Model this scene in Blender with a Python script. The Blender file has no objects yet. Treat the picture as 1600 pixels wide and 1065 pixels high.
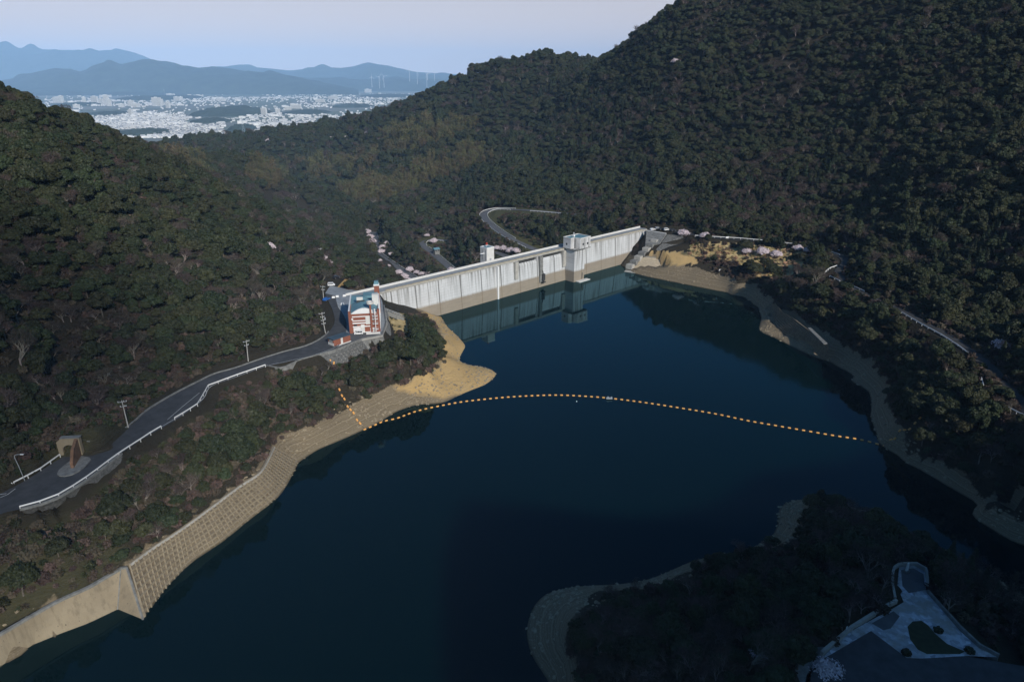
import bpy, math, random
import numpy as np
from mathutils import Vector, Matrix, noise as mnoise

# ------------------------------------------------------------------ camera, sky, sun, exposure
S = bpy.context.scene
COL = S.collection
R = math.radians
H = 120.0; PITCH = R(21.1); FPX = 1066.0            # camera height over the water, tilt, focal length in photo pixels
cam_d = bpy.data.cameras.new("camera"); cam = bpy.data.objects.new("camera", cam_d); COL.objects.link(cam)
cam.location = (0, 0, H); cam.rotation_euler = (math.pi/2 - PITCH, 0, 0)
cam_d.sensor_fit = 'HORIZONTAL'; cam_d.sensor_width = 36; cam_d.lens = 36*FPX/1600
cam_d.clip_start = 1; cam_d.clip_end = 120000
S.camera = cam

SUN_AZ = Vector((0.48, -0.877)).normalized(); SUN_EL = R(29)
W = bpy.data.worlds.new("World"); S.world = W; W.use_nodes = True
wn = W.node_tree; wn.nodes.clear()
sky = wn.nodes.new('ShaderNodeTexSky'); sky.sky_type = 'NISHITA'; sky.sun_disc = False
sky.sun_elevation = SUN_EL; sky.sun_rotation = math.atan2(SUN_AZ.x, SUN_AZ.y)
sky.altitude = 200; sky.air_density = 1.3; sky.dust_density = 1.5; sky.ozone_density = 2.0
veil = wn.nodes.new('ShaderNodeMix'); veil.data_type = 'RGBA'
veil.inputs[7].default_value = (12.6, 11.3, 11.3, 1)      # pale milky band of sky low over the horizon
tcw = wn.nodes.new('ShaderNodeTexCoord'); sxw = wn.nodes.new('ShaderNodeSeparateXYZ'); wn.links.new(tcw.outputs['Generated'], sxw.inputs[0])
mrw = wn.nodes.new('ShaderNodeMapRange'); mrw.interpolation_type = 'SMOOTHSTEP'
for i_, v_ in ((1, 0.06), (2, 0.25), (3, 0.95), (4, 0.0)): mrw.inputs[i_].default_value = v_
wn.links.new(sxw.outputs[2], mrw.inputs[0]); wn.links.new(mrw.outputs[0], veil.inputs[0])
bg = wn.nodes.new('ShaderNodeBackground'); bg.inputs[1].default_value = 0.075
wo = wn.nodes.new('ShaderNodeOutputWorld')
deep = wn.nodes.new('ShaderNodeMix'); deep.data_type = 'RGBA'; deep.blend_type = 'MULTIPLY'; deep.inputs[0].default_value = 1.0
deep.inputs[7].default_value = (0.42, 0.86, 1.25, 1)      # clear, deep blue upper sky
wn.links.new(sky.outputs[0], deep.inputs[6]); wn.links.new(deep.outputs[2], veil.inputs[6]); wn.links.new(veil.outputs[2], bg.inputs[0]); wn.links.new(bg.outputs[0], wo.inputs[0])

sun_d = bpy.data.lights.new("sun", 'SUN'); sun_d.energy = 4.8; sun_d.angle = R(0.53); sun_d.color = (1.0, 0.94, 0.86)
sun = bpy.data.objects.new("sun", sun_d); COL.objects.link(sun)
sd = Vector((SUN_AZ.x*math.cos(SUN_EL), SUN_AZ.y*math.cos(SUN_EL), math.sin(SUN_EL)))
sun.rotation_euler = sd.to_track_quat('Z', 'Y').to_euler(); sun.location = sd*3000
S.view_settings.view_transform = 'Standard'; S.view_settings.look = 'None'
S.view_settings.exposure = -0.3; S.view_settings.gamma = 1
S.cycles.use_denoising = True
S.cycles.max_bounces = 6; S.cycles.diffuse_bounces = 2; S.cycles.glossy_bounces = 3; S.cycles.volume_bounces = 1
S.cycles.transparent_max_bounces = 8

random.seed(7); RNG = np.random.default_rng(7)
CP, SP = math.cos(PITCH), math.sin(PITCH)

# a thin translucent sheet added high outside the view to dim the left hill
def added_shade_cloud(name, label, outline, zc, T):
    off_ = SUN_AZ*((zc-30)/math.tan(SUN_EL)); n = 46; xs = [p[0] for p in outline]; ys = [p[1] for p in outline]
    cx, cy = (min(xs)+max(xs))/2, (min(ys)+max(ys))/2; rx, ry = (max(xs)-min(xs))/2, (max(ys)-min(ys))/2; v = []; f = []
    for s_ in (1, -1):
        for j in range(n+1):
            for i in range(n+1):
                u, w = i/n*2-1, j/n*2-1; k = max(0.0, 1-(abs(u)**3+abs(w)**3))
                h = 46*k**0.6*(0.55+0.9*abs(mnoise.noise(Vector((u*3, w*3, 1.7*s_)))))*(1 if s_ > 0 else 0.45)
                v.append((u*rx*1.08, w*ry*1.08, s_*h))
    m = (n+1)**2
    for o in (0, m):
        for j in range(n):
            for i in range(n):
                a = o+j*(n+1)+i; q = (a, a+1, a+n+2, a+n+1); f.append(q if o == 0 else q[::-1])
    me = bpy.data.meshes.new(name); me.from_pydata(v, [], f); me.polygons.foreach_set('use_smooth', [True]*len(f))
    mt = bpy.data.materials.new('added_shade_cloud'); mt.use_nodes = True; nt = mt.node_tree; N = nt.nodes; L = nt.links; N.clear()
    out = N.new('ShaderNodeOutputMaterial'); mx = N.new('ShaderNodeMixShader'); tr = N.new('ShaderNodeBsdfTransparent'); df = N.new('ShaderNodeBsdfTranslucent'); df.inputs[0].default_value = (0.85, 0.85, 0.87, 1)
    tc = N.new('ShaderNodeTexCoord'); ln = N.new('ShaderNodeVectorMath'); ln.operation = 'LENGTH'; sc = N.new('ShaderNodeMapping'); sc.inputs['Scale'].default_value = (1/rx, 1/ry, 0); L.new(tc.outputs['Object'], sc.inputs[0]); L.new(sc.outputs[0], ln.inputs[0])
    nz = N.new('ShaderNodeTexNoise'); nz.inputs['Scale'].default_value = 2.6; nz.inputs['Detail'].default_value = 5; L.new(sc.outputs[0], nz.inputs['Vector'])
    ad = N.new('ShaderNodeMath'); ad.operation = 'MULTIPLY_ADD'; ad.inputs[1].default_value = 0.55; L.new(nz.outputs['Fac'], ad.inputs[0]); L.new(ln.outputs['Value'], ad.inputs[2])
    mr = N.new('ShaderNodeMapRange'); mr.interpolation_type = 'SMOOTHSTEP'; L.new(ad.outputs[0], mr.inputs[0])
    for i_, v_ in ((1, 1.02), (2, 1.30), (3, T), (4, 0.0)): mr.inputs[i_].default_value = v_
    L.new(mr.outputs[0], mx.inputs[0]); L.new(tr.outputs[0], mx.inputs[1]); L.new(df.outputs[0], mx.inputs[2]); L.new(mx.outputs[0], out.inputs['Surface'])
    me.materials.append(mt); o = bpy.data.objects.new(name, me); COL.objects.link(o); o.location = (cx+off_.x, cy+off_.y, zc); o['kind'] = 'structure'; o['label'] = label
added_shade_cloud('shade_cloud', 'added thin grey sheet, out of view, shading the left hill', [(-460, 0), (-84, 0), (-84, 330), (-460, 330)], 1200, 0.42)

# ------------------------------------------------------------------ photo measurements -> world
def ray(px, py):
    u = (px-800)/FPX; v = (py-532.5)/FPX
    return Vector((u, CP - v*SP, -SP - v*CP))
def wz(px, py, z=0.0):
    d = ray(px, py); t = (z-H)/d.z
    return Vector((d.x*t, d.y*t, z))
def wd(px, py, y, dz=0.0):
    d = ray(px, py); t = y/d.y
    return Vector((d.x*t, y, H + d.z*t + dz))
def pix(P):
    P = np.asarray(P, float); x = P[..., 0]; y = P[..., 1]; z = P[..., 2]-H
    f = y*CP - z*SP; dn = -y*SP - z*CP
    f = np.where(f < 1, 1, f)
    return np.stack([800 + FPX*x/f, 532.5 + FPX*dn/f, f], -1)
def inpoly(p, poly):
    x = p[:, 0]; y = p[:, 1]; r = np.zeros(len(p), bool); n = len(poly)
    for i in range(n):
        x1, y1 = poly[i][0], poly[i][1]; x2, y2 = poly[(i+1) % n][0], poly[(i+1) % n][1]
        if y1 == y2: continue
        c = ((y1 > y) != (y2 > y)) & (x < (x2-x1)*(y-y1)/(y2-y1) + x1)
        r ^= c
    return r
def polydist(p, line):
    best = np.full(len(p), 1e9)
    for a, b in zip(line[:-1], line[1:]):
        a = np.array(a[:2], float); b = np.array(b[:2], float); ab = b-a; L = ab@ab + 1e-9
        t = np.clip(((p[:, :2]-a)@ab)/L, 0, 1)
        best = np.minimum(best, np.linalg.norm(p[:, :2]-(a + t[:, None]*ab), axis=1))
    return best
def smooth(pts, step=3.0):
    pts = [Vector(p) for p in pts]; out = []
    for i in range(len(pts)-1):
        p0 = pts[max(i-1, 0)]; p1 = pts[i]; p2 = pts[i+1]; p3 = pts[min(i+2, len(pts)-1)]
        n = max(1, int((p2-p1).length/step))
        for k in range(n):
            t = k/n
            out.append(0.5*((2*p1) + (p2-p0)*t + (2*p0-5*p1+4*p2-p3)*t*t + (3*p1-p0-3*p2+p3)*t**3))
    out.append(pts[-1]); return out
def resample(pts, step):
    pts = [Vector(p) for p in pts]; L = [0]
    for a, b in zip(pts, pts[1:]): L.append(L[-1] + (b-a).length)
    n = max(1, round(L[-1]/step)); out = []; j = 0
    for k in range(n+1):
        s = L[-1]*k/n
        while j < len(L)-2 and L[j+1] < s: j += 1
        t = (s-L[j])/max(L[j+1]-L[j], 1e-9); out.append(pts[j].lerp(pts[j+1], t))
    return out

# ------------------------------------------------------------------ object helpers
class MB:
    def __init__(s): s.v = []; s.f = []; s.m = []
    def add(s, vs, fs, mi=0):
        o = len(s.v); s.v += [tuple(v) for v in vs]; s.f += [tuple(i+o for i in f) for f in fs]; s.m += [mi]*len(fs)
    def box(s, c, d, rz=0, mi=0, taper=1.0):
        x, y, z = d[0]/2, d[1]/2, d[2]/2; cr, sr = math.cos(rz), math.sin(rz); vs = []
        for k in (-1, 1):
            t = taper if k > 0 else 1
            for (a, b) in ((-x, -y), (x, -y), (x, y), (-x, y)):
                a *= t; b *= t
                vs.append((c[0]+a*cr-b*sr, c[1]+a*sr+b*cr, c[2]+k*z))
        s.add(vs, [(3, 2, 1, 0), (4, 5, 6, 7), (0, 1, 5, 4), (1, 2, 6, 5), (2, 3, 7, 6), (3, 0, 4, 7)], mi)
    def b2(s, x0, x1, y0, y1, z0, z1, mi=0): s.box(((x0+x1)/2, (y0+y1)/2, (z0+z1)/2), (x1-x0, y1-y0, z1-z0), 0, mi)
    def tube(s, p, q, r0, r1=None, n=6, mi=0, caps=True):
        p = Vector(p); q = Vector(q); r1 = r0 if r1 is None else r1
        d = (q-p).normalized(); a = d.orthogonal().normalized(); b = d.cross(a); vs = []
        for c, r in ((p, r0), (q, r1)):
            for k in range(n):
                w = 2*math.pi*k/n; vs.append(c + a*(r*math.cos(w)) + b*(r*math.sin(w)))
        fs = [(k, (k+1) % n, n+(k+1) % n, n+k) for k in range(n)]
        if caps: fs += [tuple(range(n-1, -1, -1)), tuple(range(n, 2*n))]
        s.add(vs, fs, mi)
    def extrude(s, poly, z0, z1, mi=0):
        n = len(poly); ar = sum(poly[i][0]*poly[(i+1) % n][1]-poly[(i+1) % n][0]*poly[i][1] for i in range(n))
        if ar < 0: poly = poly[::-1]
        s.add([(p[0], p[1], z0) for p in poly] + [(p[0], p[1], z1) for p in poly],
              [tuple(range(n-1, -1, -1)), tuple(range(n, 2*n))] + [(k, (k+1) % n, n+(k+1) % n, n+k) for k in range(n)], mi)
    def sweep(s, prof, path, mi=0, caps=True):     # prof (offset across, height) closed; path of Vectors
        n = len(prof); vs = []
        for i, p in enumerate(path):
            t = (path[min(i+1, len(path)-1)]-path[max(i-1, 0)]); t.z = 0; t.normalize(); nr = Vector((t.y, -t.x, 0))
            vs += [p + nr*a + Vector((0, 0, b)) for a, b in prof]
        fs = []
        for i in range(len(path)-1):
            for k in range(n):
                fs.append((i*n+k, i*n+(k+1) % n, (i+1)*n+(k+1) % n, (i+1)*n+k))
        if caps: fs += [tuple(range(n-1, -1, -1)), tuple(range((len(path)-1)*n, len(path)*n))]
        s.add(vs, fs, mi)
    def build(s, name, mat, parent=None, sm=False):
        me = bpy.data.meshes.new(name); me.from_pydata(s.v, [], s.f)
        mats = mat if isinstance(mat, (list, tuple)) else [mat]
        for m in mats: me.materials.append(m)
        if len(mats) > 1: me.polygons.foreach_set('material_index', s.m)
        if sm: me.polygons.foreach_set('use_smooth', [True]*len(me.polygons))
        me.update(); o = bpy.data.objects.new(name, me); COL.objects.link(o); o.parent = parent
        return o
def npmesh(name, v, f, mats, mi=None, sm=False):
    v = np.asarray(v, np.float32); f = np.asarray(f, np.int32); k = f.shape[1]
    me = bpy.data.meshes.new(name); me.vertices.add(len(v)); me.vertices.foreach_set('co', v.ravel())
    me.loops.add(f.size); me.loops.foreach_set('vertex_index', f.ravel())
    me.polygons.add(len(f)); me.polygons.foreach_set('loop_start', np.arange(len(f), dtype=np.int32)*k)
    me.polygons.foreach_set('loop_total', np.full(len(f), k, np.int32))
    for m in (mats if isinstance(mats, (list, tuple)) else [mats]): me.materials.append(m)
    if mi is not None: me.polygons.foreach_set('material_index', np.asarray(mi, np.int32))
    me.polygons.foreach_set('use_smooth', np.full(len(f), sm, bool))
    me.update(calc_edges=True); return me
def link(name, me, parent=None):
    o = bpy.data.objects.new(name, me); COL.objects.link(o); o.parent = parent; return o
def tag(o, label, cat, group=None, kind=None):
    o['label'] = label; o['category'] = cat
    if group: o['group'] = group
    if kind: o['kind'] = kind
    return o
def struct(o, label=None, kind='structure'):
    o['kind'] = kind
    if label: o['label'] = label
    return o
def thing(name, label, cat, loc=(0, 0, 0), rz=0, group=None):
    o = bpy.data.objects.new(name, None); COL.objects.link(o); o.location = loc; o.rotation_euler = (0, 0, rz)
    o.empty_display_size = 0.5
    return tag(o, label, cat, group)
def copy_tree(o, parent=None):
    c = o.copy(); COL.objects.link(c); c.parent = parent
    for ch in o.children: copy_tree(ch, c)
    return c

# ------------------------------------------------------------------ materials
def mat(name, col, rough=0.8, var=0.25, scale=1.0, col2=None, bump=0.0, stretch=(1, 1, 1), coord='pos', objrand=0.0, spec=0.3, metal=0.0, detail=5):
    m = bpy.data.materials.new(name); m.use_nodes = True; nt = m.node_tree; N = nt.nodes; L = nt.links
    b = N['Principled BSDF']; b.inputs['Roughness'].default_value = rough; b.inputs['Metallic'].default_value = metal
    b.inputs['Specular IOR Level'].default_value = spec
    if coord == 'pos': g = N.new('ShaderNodeNewGeometry'); src = g.outputs['Position']
    else: g = N.new('ShaderNodeTexCoord'); src = g.outputs['Object']
    mp = N.new('ShaderNodeMapping'); mp.inputs['Scale'].default_value = stretch; L.new(src, mp.inputs[0])
    nz = N.new('ShaderNodeTexNoise'); nz.inputs['Scale'].default_value = scale; nz.inputs['Detail'].default_value = detail; nz.inputs['Roughness'].default_value = 0.62
    L.new(mp.outputs[0], nz.inputs['Vector'])
    rp = N.new('ShaderNodeValToRGB'); e = rp.color_ramp.elements
    c1 = tuple(c*(1-var) for c in col); c2 = col2 or tuple(min(1, c*(1+var)) for c in col)
    e[0].position = 0.32; e[0].color = (*c1, 1); e[1].position = 0.68; e[1].color = (*c2, 1)
    L.new(nz.outputs['Fac'], rp.inputs[0]); out = rp.outputs[0]
    if objrand:
        oi = N.new('ShaderNodeObjectInfo'); hs = N.new('ShaderNodeHueSaturation')
        mr = N.new('ShaderNodeMapRange'); mr.inputs[3].default_value = 1-objrand; mr.inputs[4].default_value = 1+objrand
        L.new(oi.outputs['Random'], mr.inputs[0]); L.new(mr.outputs[0], hs.inputs['Value'])
        ml = N.new('ShaderNodeMath'); ml.operation = 'MULTIPLY'; ml.inputs[1].default_value = 7.31
        fr = N.new('ShaderNodeMath'); fr.operation = 'FRACT'; L.new(oi.outputs['Random'], ml.inputs[0]); L.new(ml.outputs[0], fr.inputs[0])
        m2 = N.new('ShaderNodeMapRange'); m2.inputs[3].default_value = 0.440; m2.inputs[4].default_value = 0.525; L.new(fr.outputs[0], m2.inputs[0]); L.new(m2.outputs[0], hs.inputs['Hue'])
        L.new(out, hs.inputs['Color']); out = hs.outputs[0]
    L.new(out, b.inputs['Base Color'])
    if bump:
        bp = N.new('ShaderNodeBump'); bp.inputs['Strength'].default_value = 1; bp.inputs['Distance'].default_value = bump
        L.new(nz.outputs['Fac'], bp.inputs['Height']); L.new(bp.outputs[0], b.inputs['Normal'])
    m['out'] = 1
    return m
def nodes_of(name):
    m = bpy.data.materials.new(name); m.use_nodes = True; nt = m.node_tree
    return m, nt.nodes, nt.links, nt.nodes['Principled BSDF']
def noise_node(N, L, src, scale, detail=6, stretch=None, rough=0.6):
    nz = N.new('ShaderNodeTexNoise'); nz.inputs['Scale'].default_value = scale; nz.inputs['Detail'].default_value = detail; nz.inputs['Roughness'].default_value = rough
    if stretch:
        mp = N.new('ShaderNodeMapping'); mp.inputs['Scale'].default_value = stretch; L.new(src, mp.inputs[0]); src = mp.outputs[0]
    L.new(src, nz.inputs['Vector']); return nz.outputs['Fac']
def ramp(N, L, src, stops):
    r = N.new('ShaderNodeValToRGB'); e = r.color_ramp.elements
    while len(e) < len(stops): e.new(0.5)
    for el, (p, c) in zip(e, stops): el.position = p; el.color = (*c, 1)
    L.new(src, r.inputs[0]); return r.outputs[0]
def mixc(N, L, fac, a, b, mode='MIX'):
    x = N.new('ShaderNodeMix'); x.data_type = 'RGBA'; x.blend_type = mode
    for i, s in ((0, fac), (6, a), (7, b)):
        if hasattr(s, 'links'): L.new(s, x.inputs[i])
        else: x.inputs[i].default_value = s if i == 0 else (*s, 1)
    return x.outputs[2]
def mth(N, L, op, a, b=None, clamp=False):
    x = N.new('ShaderNodeMath'); x.operation = op; x.use_clamp = clamp
    for i, s in ((0, a), (1, b)):
        if s is None: continue
        if hasattr(s, 'links'): L.new(s, x.inputs[i])
        else: x.inputs[i].default_value = s
    return x.outputs[0]

M = {}
M['evergreen'] = mat('evergreen_leaves', (0.029, 0.0385, 0.0155), 0.6, 0.35, 0.9, objrand=0.30)
M['evergreen_dark'] = mat('cedar_needles', (0.024, 0.036, 0.019), 0.6, 0.3, 0.9, objrand=0.3)
M['bamboo'] = mat('bamboo_leaves', (0.105, 0.100, 0.040), 0.6, 0.25, 0.9, objrand=0.22)
M['twig'] = mat('bare_twigs', (0.086, 0.070, 0.056), 0.9, 0.3, 0.8, objrand=0.4)
M['limb'] = mat('pale_bare_limbs', (0.21, 0.185, 0.155), 0.9, 0.25, 0.8, objrand=0.3)
M['bark'] = mat('bark', (0.13, 0.11, 0.09), 0.9, 0.35, 3)
M['blossom'] = mat('cherry_blossom', (0.76, 0.65, 0.68), 0.7, 0.16, 0.8)
M['dry'] = mat('dry_brush', (0.088, 0.069, 0.049), 0.95, 0.3, 0.7, objrand=0.35)
M['drygrass'] = mat('dry_golden_grass', (0.50, 0.385, 0.19), 0.95, 0.3, 0.5, objrand=0.25)
M['asphalt'] = mat('asphalt', (0.062, 0.064, 0.068), 0.9, 0.25, 0.35, bump=0.02, detail=8)
M['asphalt_dark'] = mat('dark_asphalt', (0.042, 0.042, 0.042), 0.9, 0.35, 0.5, detail=8)  # darker asphalt tone, used on the right bank road
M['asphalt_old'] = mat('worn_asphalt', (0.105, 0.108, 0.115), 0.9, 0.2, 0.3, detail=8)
M['paving'] = mat('pale_lot_paving', (0.26, 0.28, 0.30), 0.85, 0.18, 0.3, detail=8)
M['conc'] = mat('concrete', (0.40, 0.385, 0.35), 0.9, 0.22, 0.5, detail=8)
M['conc_white'] = mat('pale_concrete', (0.66, 0.65, 0.62), 0.85, 0.10, 0.5, detail=8)
M['conc_grey'] = mat('grey_concrete', (0.20, 0.20, 0.19), 0.9, 0.35, 0.8, detail=8)
def silty():
    m, N, L, b = nodes_of('silty_concrete'); b.inputs['Roughness'].default_value = 0.95
    g = N.new('ShaderNodeNewGeometry'); pos = g.outputs['Position']
    c = mixc(N, L, noise_node(N, L, pos, 0.16, 7), (0.21, 0.165, 0.105), (0.40, 0.33, 0.225))
    st = ramp(N, L, noise_node(N, L, pos, 0.8, 5, (1, 1, 0.12), 0.7), [(0.50, (0, 0, 0)), (0.68, (1, 1, 1))]); c = mixc(N, L, mth(N, L, 'MULTIPLY', st, 0.5), c, (0.11, 0.088, 0.06))
    c = mixc(N, L, mth(N, L, 'MULTIPLY', noise_node(N, L, pos, 2.6, 6), 0.45), c, (0.17, 0.135, 0.09))
    sp = ramp(N, L, noise_node(N, L, pos, 1.5, 2), [(0.70, (0, 0, 0)), (0.74, (1, 1, 1))]); c = mixc(N, L, sp, c, (0.06, 0.05, 0.035))
    L.new(c, b.inputs['Base Color']); return m
M['conc_tan'] = silty()
M['stone'] = mat('masonry_stone', (0.12, 0.12, 0.115), 0.95, 0.55, 1.6, detail=8, bump=0.15)
M['soil_tan'] = mat('silt_fill', (0.17, 0.135, 0.09), 0.95, 0.40, 0.9, detail=8, bump=0.2)
M['white'] = mat('white_paint', (0.80, 0.80, 0.79), 0.5, 0.05, 1.0)
M['roof_blue'] = mat('blue_green_roof', (0.13, 0.26, 0.31), 0.6, 0.15, 0.5)
M['roof_dark'] = mat('dark_blue_roof', (0.055, 0.085, 0.11), 0.6, 0.2, 0.6)
M['glass'] = mat('dark_glass', (0.025, 0.03, 0.035), 0.15, 0.2, 1.0, spec=0.6)
M['steel'] = mat('galvanised_steel', (0.42, 0.44, 0.46), 0.5, 0.1, 2.0, metal=0.3)
M['pole'] = mat('pole_concrete', (0.42, 0.41, 0.39), 0.85, 0.1, 2.0)
M['dark'] = mat('dark_metal', (0.05, 0.05, 0.05), 0.6, 0.2, 2.0)
M['rust'] = mat('rusty_steel', (0.25, 0.10, 0.05), 0.8, 0.3, 2.0)
M['orange'] = mat('orange_float', (0.88, 0.43, 0.12), 0.45, 0.06, 1.0, coord='obj')
M['yellow'] = mat('road_yellow', (0.70, 0.45, 0.06), 0.7, 0.1, 1.0)
M['line'] = mat('road_white_line', (0.62, 0.62, 0.60), 0.8, 0.15, 1.0)
M['carwhite'] = mat('car_white_paint', (0.80, 0.80, 0.80), 0.25, 0.02, 1.0, spec=0.6)
M['carblue'] = mat('car_blue_paint', (0.03, 0.13, 0.42), 0.25, 0.05, 1.0, spec=0.6)
M['carblack'] = mat('car_dark_paint', (0.03, 0.03, 0.035), 0.25, 0.05, 1.0, spec=0.6)
M['cargrey'] = mat('car_grey_paint', (0.30, 0.31, 0.32), 0.3, 0.05, 1.0, spec=0.6)
M['rubber'] = mat('tyre_rubber', (0.02, 0.02, 0.02), 0.9, 0.1, 1.0)
M['ochre'] = mat('ochre_earth', (0.45, 0.29, 0.11), 0.95, 0.3, 0.5)
M['cloth_red'] = mat('red_board', (0.55, 0.07, 0.05), 0.6, 0.05, 1.0)
M['housewall'] = mat('house_walls', (0.76, 0.75, 0.73), 0.8, 0.2, 0.004, objrand=0.12)
M['houseroof'] = mat('house_roofs', (0.33, 0.34, 0.37), 0.8, 0.5, 0.013, objrand=0.4)

def brick_mat():
    m = bpy.data.materials.new('red_brick'); m.use_nodes = True; nt = m.node_tree; N = nt.nodes; L = nt.links
    b = N['Principled BSDF']; b.inputs['Roughness'].default_value = 0.85
    tc = N.new('ShaderNodeTexCoord'); mp = N.new('ShaderNodeMapping'); mp.inputs['Rotation'].default_value = (R(90), 0, 0); L.new(tc.outputs['Object'], mp.inputs[0])
    br = N.new('ShaderNodeTexBrick'); br.inputs['Scale'].default_value = 1.6
    br.inputs['Color1'].default_value = (0.30, 0.085, 0.045, 1); br.inputs['Color2'].default_value = (0.22, 0.062, 0.035, 1); br.inputs['Mortar'].default_value = (0.26, 0.15, 0.11, 1)
    L.new(mp.outputs[0], br.inputs['Vector']); L.new(br.outputs['Color'], b.inputs['Base Color']); return m
M['brick'] = brick_mat()

def terrain_mat():
    m, N, L, b = nodes_of('hillside_ground'); b.inputs['Roughness'].default_value = 0.95; b.inputs['Specular IOR Level'].default_value = 0.15
    g = N.new('ShaderNodeNewGeometry'); pos = g.outputs['Position']
    at = lambda n: [setattr(a := N.new('ShaderNodeAttribute'), 'attribute_name', n), a.outputs['Fac']][1]
    n1 = noise_node(N, L, pos, 0.12, 8); n2 = noise_node(N, L, pos, 0.9, 8)
    floor_ = mixc(N, L, n2, (0.026, 0.025, 0.017), (0.060, 0.048, 0.032))
    # drawn-down shore: water-level rings that follow the height
    sx = N.new('ShaderNodeSeparateXYZ'); L.new(pos, sx.inputs[0])
    hz = mth(N, L, 'ADD', mth(N, L, 'MULTIPLY', sx.outputs[2], 1.0), mth(N, L, 'MULTIPLY', n1, 2.2))
    cx = N.new('ShaderNodeCombineXYZ'); L.new(hz, cx.inputs[2])
    ring = noise_node(N, L, cx.outputs[0], 2.6, 4, rough=0.7)
    bank = ramp(N, L, ring, [(0.30, (0.085, 0.066, 0.043)), (0.48, (0.21, 0.165, 0.105)), (0.64, (0.38, 0.31, 0.205))])
    bank = mixc(N, L, mth(N, L, 'MULTIPLY', n2, 0.35), bank, (0.22, 0.17, 0.11))
    spk = ramp(N, L, noise_node(N, L, pos, 2.2, 3), [(0.60, (0, 0, 0)), (0.68, (1, 1, 1))])
    bank = mixc(N, L, mth(N, L, 'MULTIPLY', spk, 0.5), bank, (0.42, 0.37, 0.30))
    wet = N.new('ShaderNodeMapRange'); L.new(sx.outputs[2], wet.inputs[0]); wet.inputs[1].default_value = 0.05; wet.inputs[2].default_value = 0.5; wet.inputs[3].default_value = 0.45; wet.inputs[4].default_value = 1
    bank = mixc(N, L, 1.0, bank, wet.outputs[0], 'MULTIPLY')
    och = mixc(N, L, n1, (0.68, 0.42, 0.13), (0.66, 0.47, 0.22))
    och = mixc(N, L, mth(N, L, 'MULTIPLY', ring, 0.75, True), och, (0.46, 0.33, 0.18))
    ba = mth(N, L, 'MULTIPLY', at('ochre'), 1.0, True)
    bank = mixc(N, L, ba, bank, och)
    gold = ramp(N, L, noise_node(N, L, pos, 0.22, 6, (1, 1, 2.5)), [(0.36, (0.05, 0.052, 0.026)), (0.47, (0.40, 0.30, 0.14)), (0.66, (0.60, 0.47, 0.25))])
    edge = mth(N, L, 'ADD', at('bank'), mth(N, L, 'MULTIPLY', mth(N, L, 'SUBTRACT', n2, 0.5), 0.9))
    em = N.new('ShaderNodeMapRange'); L.new(edge, em.inputs[0]); em.inputs[1].default_value = 0.42; em.inputs[2].default_value = 0.6
    c = mixc(N, L, em.outputs[0], floor_, bank)
    ge = mth(N, L, 'ADD', at('gold'), mth(N, L, 'MULTIPLY', mth(N, L, 'SUBTRACT', n1, 0.5), 0.8))
    gm = N.new('ShaderNodeMapRange'); L.new(ge, gm.inputs[0]); gm.inputs[1].default_value = 0.45; gm.inputs[2].default_value = 0.6
    c = mixc(N, L, gm.outputs[0], c, gold)
    grs = mixc(N, L, n2, (0.045, 0.055, 0.025), (0.12, 0.105, 0.05))
    c = mixc(N, L, mth(N, L, 'MULTIPLY', at('grass'), 1.0, True), c, grs)
    L.new(c, b.inputs['Base Color'])
    bp = N.new('ShaderNodeBump'); bp.inputs['Distance'].default_value = 0.8; bp.inputs['Strength'].default_value = 0.8
    L.new(mth(N, L, 'ADD', n2, mth(N, L, 'MULTIPLY', ring, 1.3)), bp.inputs['Height']); L.new(bp.outputs[0], b.inputs['Normal'])
    return m
M['terrain'] = terrain_mat()

def water_mat():
    m, N, L, b = nodes_of('reservoir_water'); N.remove(b); out = N['Material Output']
    g = N.new('ShaderNodeNewGeometry'); pos = g.outputs['Position']
    a = noise_node(N, L, pos, 0.8, 4, (1, 0.55, 1)); a2 = noise_node(N, L, pos, 0.22, 3, (1, 0.5, 1)); c = noise_node(N, L, pos, 0.014, 3)
    cr_ = N.new('ShaderNodeMapRange'); L.new(c, cr_.inputs[0]); cr_.inputs[1].default_value = 0.40; cr_.inputs[2].default_value = 0.62; cr_.inputs[3].default_value = 0.15; cr_.inputs[4].default_value = 1.0
    bp = N.new('ShaderNodeBump'); bp.inputs['Strength'].default_value = 0.6; bp.inputs['Distance'].default_value = 0.02
    L.new(mth(N, L, 'MULTIPLY', mth(N, L, 'ADD', a, a2), cr_.outputs[0]), bp.inputs['Height'])
    df = N.new('ShaderNodeBsdfDiffuse'); gl_ = N.new('ShaderNodeBsdfGlossy'); fr = N.new('ShaderNodeFresnel'); mx = N.new('ShaderNodeMixShader')
    dc = mixc(N, L, noise_node(N, L, pos, 0.008, 3), (0.0, 0.0058, 0.0060), (0.0, 0.0078, 0.0092)); L.new(dc, df.inputs['Color'])
    gl_.inputs['Color'].default_value = (0.40, 0.72, 0.86, 1)
    rr_ = N.new('ShaderNodeMapRange'); L.new(c, rr_.inputs[0]); rr_.inputs[1].default_value = 0.4; rr_.inputs[2].default_value = 0.62; rr_.inputs[3].default_value = 0.012; rr_.inputs[4].default_value = 0.05; L.new(rr_.outputs[0], gl_.inputs['Roughness'])
    fr.inputs['IOR'].default_value = 1.31; L.new(bp.outputs[0], gl_.inputs['Normal']); L.new(bp.outputs[0], fr.inputs['Normal'])
    L.new(fr.outputs[0], mx.inputs[0]); L.new(df.outputs[0], mx.inputs[1]); L.new(gl_.outputs[0], mx.inputs[2]); L.new(mx.outputs[0], out.inputs['Surface']); return m
M['water'] = water_mat()

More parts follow.
